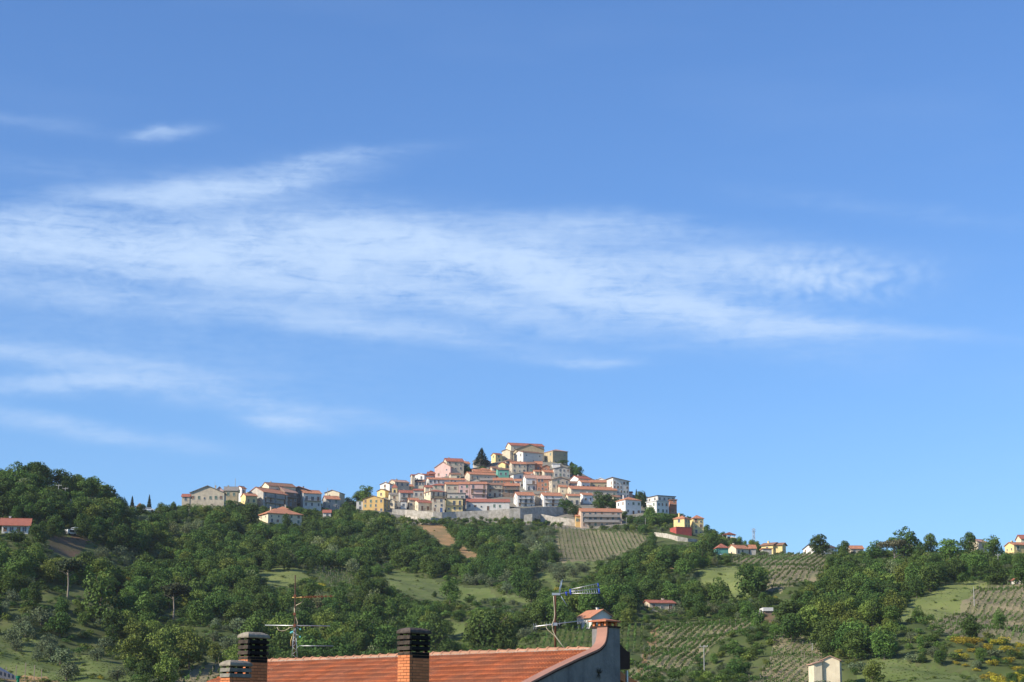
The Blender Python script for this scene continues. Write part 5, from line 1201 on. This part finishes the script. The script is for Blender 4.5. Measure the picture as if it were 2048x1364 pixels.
def chimney(label, edge_px, Ypl, wl, wr, ytop, ycap, nsl, soot, hat, slat_m, right_m):
    """edge_px: pixel of the near corner; wl along the ridge, wr away along the slope"""
    c = hit(edge_px, ytop, 1, Ypl); wc = RM @ c + O; zt = 0; SC = wc.y / 48.0
    root = empty('chimney', wc, RZ); root.scale = (SC,) * 3; tag(root, label, 'chimney', 'brick chimneys in the foreground')
    # near corner is (0,0); body spans x -wl..0, y 0..wr
    Hh = 2.4; core = MB(); core.box((-wl + .012, .012, -Hh), (-.012, wr - .012, -.001)); core.build('shaft', BMORT, root)
    ch = .0695; nb = int(Hh / ch); bl = .2
    bm_cache = {}
    def brick(lx, ly, x, y, z, m):
        k_ = (round(lx, 3), round(ly, 3), m.name)
        if k_ not in bm_cache:
            q = MB(); q.box((0, 0, 0), (lx, ly, ch - .012)); bm_cache[k_] = q.mesh('brick', [m])
        o = link('brick', bm_cache[k_], root); o.location = (x + random.uniform(-.001, .001), y + random.uniform(-.0015, .0015), z)
    nvis = int(1.25 / ch)
    for r_ in range(nb):
        z = -(r_ + 1) * ch; off = (r_ % 2) * .5
        mm_ = SOOT if (soot and r_ < 1) else (SOOT if soot and r_ < 2 and random.random() < .3 else BRICK)
        if r_ >= nvis: continue
        # front face (normal -y), along x
        for face in 'fr':
            n_ = 2 if face == 'f' else 3; Lx = wl if face == 'f' else wr; step = Lx / n_; s0 = -step * off; k = 0
            while s0 < Lx - .01:
                a = max(0, s0); e = min(Lx, s0 + step) - .01; s0 += step
                if e - a < .03: continue
                if face == 'f': brick(e - a, .09, -wl + a, 0, z, mm_)
                else:
                    a2 = max(a, .0905)
                    if e - a2 < .03: continue
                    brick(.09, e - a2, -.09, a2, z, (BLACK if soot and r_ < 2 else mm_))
    q = MB(); q.box((-wl, wr - .02, -Hh), (-.0, wr - .005, -.002)); q.build('back_course', BRICK, root)
    # louvred head: collars of slats on corner posts
    z = .0; sh, gp = .088, .042
    for i in range(nsl):
        z += gp if i or soot else .0
        for nm, bx, m in (('front', ((-wl - .005, -.012, z), (.005, .055, z + sh)), slat_m), ('rear', ((-wl - .005, wr - .055, z), (.005, wr + .012, z + sh)), slat_m),
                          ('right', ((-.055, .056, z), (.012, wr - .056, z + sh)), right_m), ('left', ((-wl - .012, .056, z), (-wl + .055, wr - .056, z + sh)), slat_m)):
            s_ = MB(); a, c_ = bx; k = .018
            x0, y0, z0 = a; x1, y1, z1 = c_
            # slats lean outwards at the foot
            if nm == 'front': P_ = [(x0, y0 - k, z0), (x1, y0 - k, z0), (x1, y1, z0), (x0, y1, z0), (x0, y0, z1), (x1, y0, z1), (x1, y1, z1), (x0, y1, z1)]
            elif nm == 'rear': P_ = [(x0, y0, z0), (x1, y0, z0), (x1, y1 + k, z0), (x0, y1 + k, z0), (x0, y0, z1), (x1, y0, z1), (x1, y1, z1), (x0, y1, z1)]
            elif nm == 'right': P_ = [(x0, y0, z0), (x1 + k, y0, z0), (x1 + k, y1, z0), (x0, y1, z0), (x0, y0, z1), (x1, y0, z1), (x1, y1, z1), (x0, y1, z1)]
            else: P_ = [(x0 - k, y0, z0), (x1, y0, z0), (x1, y1, z0), (x0 - k, y1, z0), (x0, y0, z1), (x1, y0, z1), (x1, y1, z1), (x0, y1, z1)]
            n_ = len(s_.v); s_.v += P_
            for f_ in ((0, 3, 2, 1), (4, 5, 6, 7), (0, 1, 5, 4), (1, 2, 6, 5), (2, 3, 7, 6), (3, 0, 4, 7)): s_.f.append(f_); s_.m.append(0)
            s_.build('slat', m, root)
        z += sh
    z += gp
    for cx, cy in ((-wl + .06, .06), (-.06, .06), (-wl + .06, wr - .06), (-.06, wr - .06), (-.06, wr / 2), (-wl + .06, wr / 2)):
        p_ = MB(); p_.box((cx - .03, cy - .03, 0), (cx + .03, cy + .03, z)); p_.build('post', BLACK if soot else SOOT, root)
    # hipped slab with a thick rounded edge
    g = MB(); ov = .03; rings = [(ov - .012, z + .002), (ov, z + .02), (ov, z + .05), (ov - .02, z + .085), (-.05, z + .125), (-min(wl, wr) * .36, z + .15)]
    for o_, zz in rings: g.v += [(-wl - o_, -o_, zz), (o_, -o_, zz), (o_, wr + o_, zz), (-wl - o_, wr + o_, zz)]
    g.f.append((3, 2, 1, 0)); g.m.append(0)
    for i in range(len(rings) - 1):
        for k in range(4): k2 = (k + 1) % 4; g.f.append((i * 4 + k, i * 4 + k2, i * 4 + 4 + k2, i * 4 + 4 + k)); g.m.append(0)
    i = (len(rings) - 1) * 4; g.f.append((i, i + 1, i + 2, i + 3)); g.m.append(0)
    g.build('cap', hat, root); return root
HATB = mat('cap_blackened', (.12, .095, .08), .95, (.03, .026, .024), 5, .9, bump=.4); HATL = mat('cap_lichen', (.33, .29, .22), .95, (.15, .13, .11), 5, .8, bump=.4)
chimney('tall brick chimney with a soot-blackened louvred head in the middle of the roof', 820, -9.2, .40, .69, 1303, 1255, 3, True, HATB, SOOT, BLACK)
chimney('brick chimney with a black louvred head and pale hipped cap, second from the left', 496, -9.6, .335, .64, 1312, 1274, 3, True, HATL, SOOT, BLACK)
chimney('lowest brick chimney with a clean grey louvred head at the left', 460, -10.8, .335, .66, 1354, 1324, 2, False, HATL, GREYC, GREYC)

# ---------------------------------------------------------------- aerials on the ridge
def tube_o(name, pts, r, m, parent, seg=6, base=None):
    b = MB(); b.tube([Vector(p) - base for p in pts], r, seg); return b.build(name, m, parent, True)
def aerial1():
    B = at(589.5, 1322, (RM @ hit(590, 1322, 1, .15) + O).y); D = B.y; root = empty('tv_aerial', B); tag(root, 'tall thin aerial mast with three horizontal booms on the ridge behind the left chimneys', 'aerial')
    p = lambda x, y, dy=0: at(x, y, D + dy)
    tube_o('mast', [p(589, 1330), p(589.5, 1280), p(590.5, 1150)], .015, DKR, root, 8, B)
    for x, y in ((590, 1192), (589, 1228), (589.3, 1251)): b = MB(); c = p(x, y) - B; b.box((c.x - .035, c.y - .05, c.z - .035), (c.x + .035, c.y + .04, c.z + .035)); b.build('clamp', RUST, root)
    bm = [p(584.5, 1195), p(668, 1192, .3)]; tube_o('boom', bm, .016, OCHM, root, 6, B)
    for i, x in enumerate((606, 612, 616, 619.5, 623, 628, 632, 638, 644, 652, 662)):
        t = (x - 584.5) / (668 - 584.5); c = bm[0].lerp(bm[1], t); tube_o('element', [c + Vector((-.02, -.13, .0)), c + Vector((.02, .13, .0))], .009, RUST, root, 5, B); 
        b = MB(); q = c - B; b.box((q.x - .014, q.y - .03, q.z - .03), (q.x + .014, q.y + .03, q.z + .03)); b.build('element_clip', RUST, root)
    tube_o('boom', [p(530, 1250.5, .1), p(660, 1252, -.1)], .015, ALU, root, 6, B)
    tube_o('boom', [p(598, 1291.5), p(667, 1292)], .010, ALU, root, 5, B)
    tube_o('boom_brace', [p(591, 1300), p(594, 1295), p(599, 1291.5)], .008, ALU, root, 5, B)
    # lattice foot
    for sx, sy in ((-1, -1), (1, -1), (0, 1)): tube_o('lattice_leg', [p(589 + sx * 6, 1324, sy * .07), p(589.5 + sx * 1.5, 1256, sy * .03)], .009, M['steel'], root, 5, B)
    for i in range(9):
        t0 = i / 9; t1 = (i + 1) / 9; w0 = 6 - 4.5 * t0; w1 = 6 - 4.5 * t1; s = 1 if i % 2 else -1
        tube_o('lattice_brace', [p(589 + s * w0, 1324 - 68 * t0, -.07), p(589.3 - s * w1, 1324 - 68 * t1, -.05)], .006, M['steel'], root, 4, B)
    for (x0, y0, x1, y1) in ((593, 1254, 600.5, 1258.5), (592, 1268, 600, 1273.5)):
        tube_o('bracket', [p(x0, y0), p(x1, y1)], .008, ALU, root, 5, B); c = p(x1, y1) - B; b = MB(); b.box((c.x - .02, c.y - .02, c.z - .02), (c.x + .02, c.y + .02, c.z + .02)); b.build('insulator', TEAL, root)
    c = p(583.5, 1265.5) - B; b = MB(); b.tube([c + Vector((-.04, 0, -.01)), c + Vector((.04, 0, .03))], .03, 8); b.build('insulator', TEAL, root)
    tube_o('cable', [p(607, 1195), p(606, 1202), p(600, 1207), p(593, 1210), p(588.5, 1217), p(589, 1228), p(593, 1238), p(595, 1245), p(594, 1252)], .009, CAB, root, 5, B)
    tube_o('cable', [p(554, 1254), p(557, 1260), p(564, 1262), p(572, 1260), p(580, 1255), p(588, 1254)], .009, CAB, root, 5, B)
    tube_o('cable', [p(588, 1266), p(584, 1273), p(581.5, 1282), p(582, 1292)], .009, OCHM, root, 5, B)
    tube_o('cable', [p(565, 1325, -.3), p(554, 1332, -.6), p(540, 1340, -.9)], .006, CAB, root, 4, B)
def aerial2():
    B = at(1110.5, 1297, (RM @ hit(1110, 1297, 1, .15) + O).y); D = B.y; root = empty('tv_aerial', B); tag(root, 'rusty aerial mast with a blue-tipped cage aerial near the gable end', 'aerial')
    p = lambda x, y, dy=0: at(x, y, D + dy)
    tube_o('mast', [p(1110.5, 1304), p(1110.5, 1190)], .026, RUST, root, 8, B)
    b = MB(); c = p(1112, 1188) - B; b.box((c.x - .1, c.y - .03, c.z - .03), (c.x + .1, c.y + .03, c.z + .025)); b.build('clamp', ALU, root)
    tube_o('boom', [p(1104, 1189), p(1120, 1187.5), p(1141, 1184)], .014, ALU, root, 6, B)
    near = [p(1141, 1179, -.05), p(1141.5, 1187, -.05), p(1141, 1183, .15)]; farp = [p(1196, 1167, -.12), p(1199, 1187, -.12), p(1197, 1177, .3)]
    for a, c_ in zip(near, farp): tube_o('cage_rod', [a, c_], .010, ALU, root, 5, B)
    for k in range(1, 12):
        t = k / 12; q = [a.lerp(c_, t) for a, c_ in zip(near, farp)]; tube_o('director', [q[0], q[2], q[1]], .005, ALU, root, 4, B)
    for (x0, y0, x1, y1, r) in ((1132, 1183.5, 1133.5, 1191, .020), (1140.5, 1178.5, 1141.8, 1189.5, .022), (1195.5, 1166, 1197.5, 1175, .018), (1197.5, 1177, 1198.8, 1187.5, .020)): tube_o('blue_holder', [p(x0, y0, -.05), p(x1, y1, -.05)], r, BLUE, root, 8, B)
    rf = mat('bluish_steel', (.25, .32, .42), .5, metal=.4)
    tube_o('reflector', [p(1120, 1185), p(1124.5, 1159)], .010, rf, root, 5, B); tube_o('reflector', [p(1120, 1189), p(1135, 1213)], .010, rf, root, 5, B)
    tube_o('reflector', [p(1118, 1185, .2), p(1122, 1162, .3)], .007, rf, root, 5, B)
    bm = [p(1071, 1253, -.1), p(1167, 1241, .1)]; tube_o('boom', bm, .014, ALU, root, 6, B)
    for i, x in enumerate((1068.5, 1073, 1094, 1101, 1107, 1120, 1131, 1156, 1159, 1162, 1165, 1168)):
        c = bm[0].lerp(bm[1], (x - 1071) / 96); hh = .075 if (x < 1075 or x > 1150) else .05; tube_o('element', [c + Vector((-.02, -.06, -hh)), c + Vector((0.0, .0, 0)), c + Vector((-.02, .06, hh))], .006, M['steel'], root, 4, B)
    b = MB(); c = p(1110.5, 1248) - B; b.box((c.x - .05, c.y - .04, c.z - .04), (c.x + .05, c.y + .04, c.z + .03)); b.build('clamp', ALU, root)
    tube_o('cable', [p(1107, 1192, -.03), p(1108, 1205, -.03), p(1109.5, 1228, -.03), p(1108, 1240, -.04), p(1104, 1249, -.05), p(1106, 1262, -.05), p(1111, 1272, -.04), p(1120, 1284, -.06), p(1129, 1298, -.1)], .010, CAB, root, 5, B)
    tube_o('cable', [p(1092, 1250, -.05), p(1093, 1256, -.05), p(1097, 1261, -.05), p(1104, 1267, -.05), p(1110, 1272, -.04), p(1122, 1288, -.08), p(1131, 1298, -.12)], .009, CAB, root, 5, B)
aerial1(); aerial2()

# ---------------------------------------------------------------- grey eave and green post at the lower left corner
D = 30; root = empty('canopy', at(10, 1372, D)); tag(root, 'slate grey canopy edge with a green post at the lower left corner', 'canopy')
B = at(10, 1372, D); CANM = mat('slate_sheet', (.13, .13, .155), .5, (.10, .10, .12), 3, .5); GRN = mat('green_paint', (.012, .16, .085), .4, namt=.2)
P = [at(-40, 1325, D) - B, at(0, 1340, D) - B, at(14, 1346, D) - B, at(32, 1352.5, D) - B, at(31, 1360, D) - B, at(10, 1357.5, D) - B, at(-40, 1350, D) - B]
b = MB(); b.prism(P, (-.6, 1.3, .2)); b.build('roof_edge', CANM, root)
for i in range(5): c = at(-8 + i * 8, 1343 + i * 2.2, D) - B; b = MB(); b.box((c.x, c.y - .012, c.z - .03), (c.x + .006, c.y + .0, c.z + .02)); b.build('seam', CANM, root)
c = at(36.5, 1353, D) - B; b = MB(); b.tube([c, c + Vector((0, 0, -3))], .022, 10); b.tube([c + Vector((0, 0, -.03)), c + Vector((0, 0, .01))], .034, 10); b.build('post', GRN, root)

# ---------------------------------------------------------------- poles and masts on the hillside
def upole(px, yt, yb, label, arm=1, r=.14, lattice=False, group=None, D=None):
    g = ground(px, yb)
    if D: g = at(px, yb, D)
    t = at(px, yt, g.y); Hh = t.z - g.z; root = empty('utility_pole', g); tag(root, label, 'pole', group)
    if not lattice: b = MB(); b.tube([(0, 0, -1), (0, 0, Hh)], r * 1.2, 8, r2=r * .8); b.build('pole', M['pole'], root)
    else:
        for sx, sy in ((-1, -1), (1, -1), (1, 1), (-1, 1)): b = MB(); b.tube([(sx * .55, sy * .55, -.5), (sx * .3, sy * .3, Hh)], .07, 4); b.build('leg', M['steel'], root)
        b = MB(); n = int(Hh / .9)
        for i in range(n):
            w = .55 - .25 * i / n; z0 = Hh * i / n; z1 = Hh * (i + 1) / n; s = 1 if i % 2 else -1
            for sy in (-1, 1): b.tube([(-s * w, sy * w, z0), (s * w, sy * w, z1)], .05, 4); b.tube([(-w, sy * w, z1), (w, sy * w, z1)], .04, 4)
        b.build('bracing', M['steel'], root)
    if arm:
        for k in range(arm):
            z = Hh - .35 - k * .9; b = MB(); b.box((-.9, -.06, z - .06), (.9, .06, z + .06)); b.build('crossarm', M['pole'] if not lattice else M['steel'], root)
            for x in (-.8, 0.25, .8): b = MB(); b.tube([(x, 0, z + .06), (x, 0, z + .32)], .06, 6); b.build('insulator', M['frame'], root)
    return root
upole(115.5, 969, 1014, 'left of the twin power poles on the left wooded slope', 1); upole(129.5, 975, 1004, 'right of the twin power poles on the left wooded slope', 1)
upole(142, 999, 1032, 'short lattice mast below the twin power poles', 0, lattice=True); upole(30, 984, 998, 'concrete pole at the far left holding a sagging wire', 0)
upole(1508, 1057, 1090, 'dark power pole standing on the right skyline', 2, r=.2, lattice=True)
upole(1520, 1224, 1264, 'concrete pole beside the dark little shed', 1); upole(1408.5, 1290, 1338, 'concrete pole at the foot of the big lower vineyard', 1, r=.1)
upole(1997, 1108, 1136, 'pale pole among the trees under the pink-roofed house', 1, r=.12); upole(1948.5, 1173, 1208, 'thin pole at the corner of the brown vineyard', 0, r=.1); upole(2033, 1133, 1155, 'short pole beside the small grey shed', 0, r=.1)
upole(1625, 1286, 1302, 'small pole above the pale farm building', 0, r=.1); upole(1172, 1032, 1054, 'pale pole in front of the long peach block', 0, r=.1); upole(1253, 1035, 1056, 'thin pole right of the long peach block', 0, r=.1)
upole(1291, 1036, 1056, 'thin pole under the square white villa', 0, r=.1); upole(470, 957, 985, 'tall thin black pole on the ridge hamlet', 0, r=.11, D=ground(470, 1010).y)
upole(429.5, 962, 980, 'short thin pole above the wide beige gable', 0, r=.06, D=ground(430, 1008).y); upole(798, 978, 1018, 'thin lamp post behind the bell tower', 0, r=.07); upole(916, 962, 985, 'pale pole before the long middle row', 0, r=.08)
upole(1041, 927, 948, 'pale pole in front of the long beige house', 0, r=.08, D=ground(1041, 955).y); upole(655, 976, 992, 'chimney-like pole left of the peach gable', 0, r=.12, D=ground(655, 1000).y)
# sagging wire at the far left
g = at(30, 985, ground(30, 998).y); g2 = at(-60, 962, g.y - 30); b = MB(); b.tube([g2.lerp(g, t) - g - Vector((0, 0, 2.2 * 4 * t * (1 - t) * .5)) for t in np.linspace(0, 1, 9)], .035, 4); o = b.build('power_line', M['frame']); o.location = g; tag(o, 'sagging wire running to the far left pole', 'wire')

# ---------------------------------------------------------------- vehicles and small things
def car(px, py, rz, m, label, s=1.0, van=False, D=None):
    g = ground(px, py)
    if D: g = at(px, py, D)
    root = empty('van' if van else 'car', g, rz); root.scale = (s, s, s); tag(root, label, 'van' if van else 'car')
    Hb = 1.9 if van else 1.45; b = MB()
    prof = [(-2.1, .35), (2.1, .35), (2.15, .85), (1.25 if not van else 1.6, .98), (.75 if not van else 1.2, Hb), (-1.5 if not van else -2.1, Hb), (-2.15, .95)]
    b.prism([(x, -.82, z) for x, z in prof], (0, 1.64, 0)); b.build('body', m, root)
    for y in (-.835, .825):
        b = MB(); b.prism([(x, y, z) for x, z in ((-1.3, 1.0), (1.0, 1.0), (.65, Hb - .12), (-1.15, Hb - .12))], (0, .012, 0)); b.build('window', M['glass'], root)
    b = MB(); b.prism([(1.22 if not van else 1.57, -.7, 1.03), (1.22 if not van else 1.57, .7, 1.03), (.8 if not van else 1.25, .65, Hb - .08), (.8 if not van else 1.25, -.65, Hb - .08)], (.03, 0, .03)); b.build('windscreen', M['glass'], root)
    for x in (-1.3, 1.35):
        for y in (-.85, .7): b = MB(); b.tube([(x, y, .32), (x, y + .15, .32)], .32, 12); b.build('wheel', BLACK, root)
CW = mat('car_white', (.75, .76, .78), .25, namt=.1, spec=.5); CS = mat('car_silver', (.45, .5, .55), .3, namt=.1, spec=.5); CR = mat('car_red', (.5, .05, .08), .3, namt=.1)
car(141, 1080, .9, CW, 'white van parked on the bare bank at the left', .8, van=True); car(149, 1077, 2.2, CS, 'silver car behind the white van on the bank'); car(297, 1022, .2, CW, 'white car under the lone slim fir')
car(812, 1031, .05, CW, 'left white car parked under the long village wall'); car(822, 1031.5, .05, CS, 'silver car parked under the long village wall'); car(834, 1032, 0, CW, 'right white car parked under the long village wall'); car(1450, 1117, .3, CW, 'white car below the farmhouse row')
car(1413, 1104, .2, CS, 'silver car left of the green farmhouse')
# pavilion on the right
g = ground(1457, 1076); root = empty('pavilion', g, .1); tag(root, 'open pavilion with a low roof right of the yellow villa', 'pavilion')
b = MB(); b.prism([(-3.2, -1.8, 2.6), (3.2, -1.8, 2.6), (0, -1.8, 3.7)], (0, 3.6, 0)); b.build('roof', R['red'], root)
for x in (-2.8, -1, 1, 2.8):
    for y in (-1.5, 1.5): b = MB(); b.box((x - .1, y - .1, -.5), (x + .1, y + .1, 2.6)); b.build('column', W['white'], root)
# vineyard stakes in the sandy corner and two figures of netting posts
for i, (x, yt, yb) in enumerate(((12, 1333, 1346), (32, 1331, 1345), (50, 1325, 1348), (68, 1330, 1350), (83, 1338, 1358))):
    g = ground(x, yb); t = at(x, yt, g.y); b = MB(); b.box((-.07, -.07, -.3), (.07, .07, t.z - g.z)); o = b.build('stake', BARKP); o.location = g; o.rotation_euler = (random.uniform(-.05, .05), random.uniform(-.05, .05), 0); tag(o, 'wooden stake in the sandy patch, %s from the left' % ['first', 'second', 'third', 'fourth', 'fifth'][i], 'stake', 'stakes in the sandy patch')
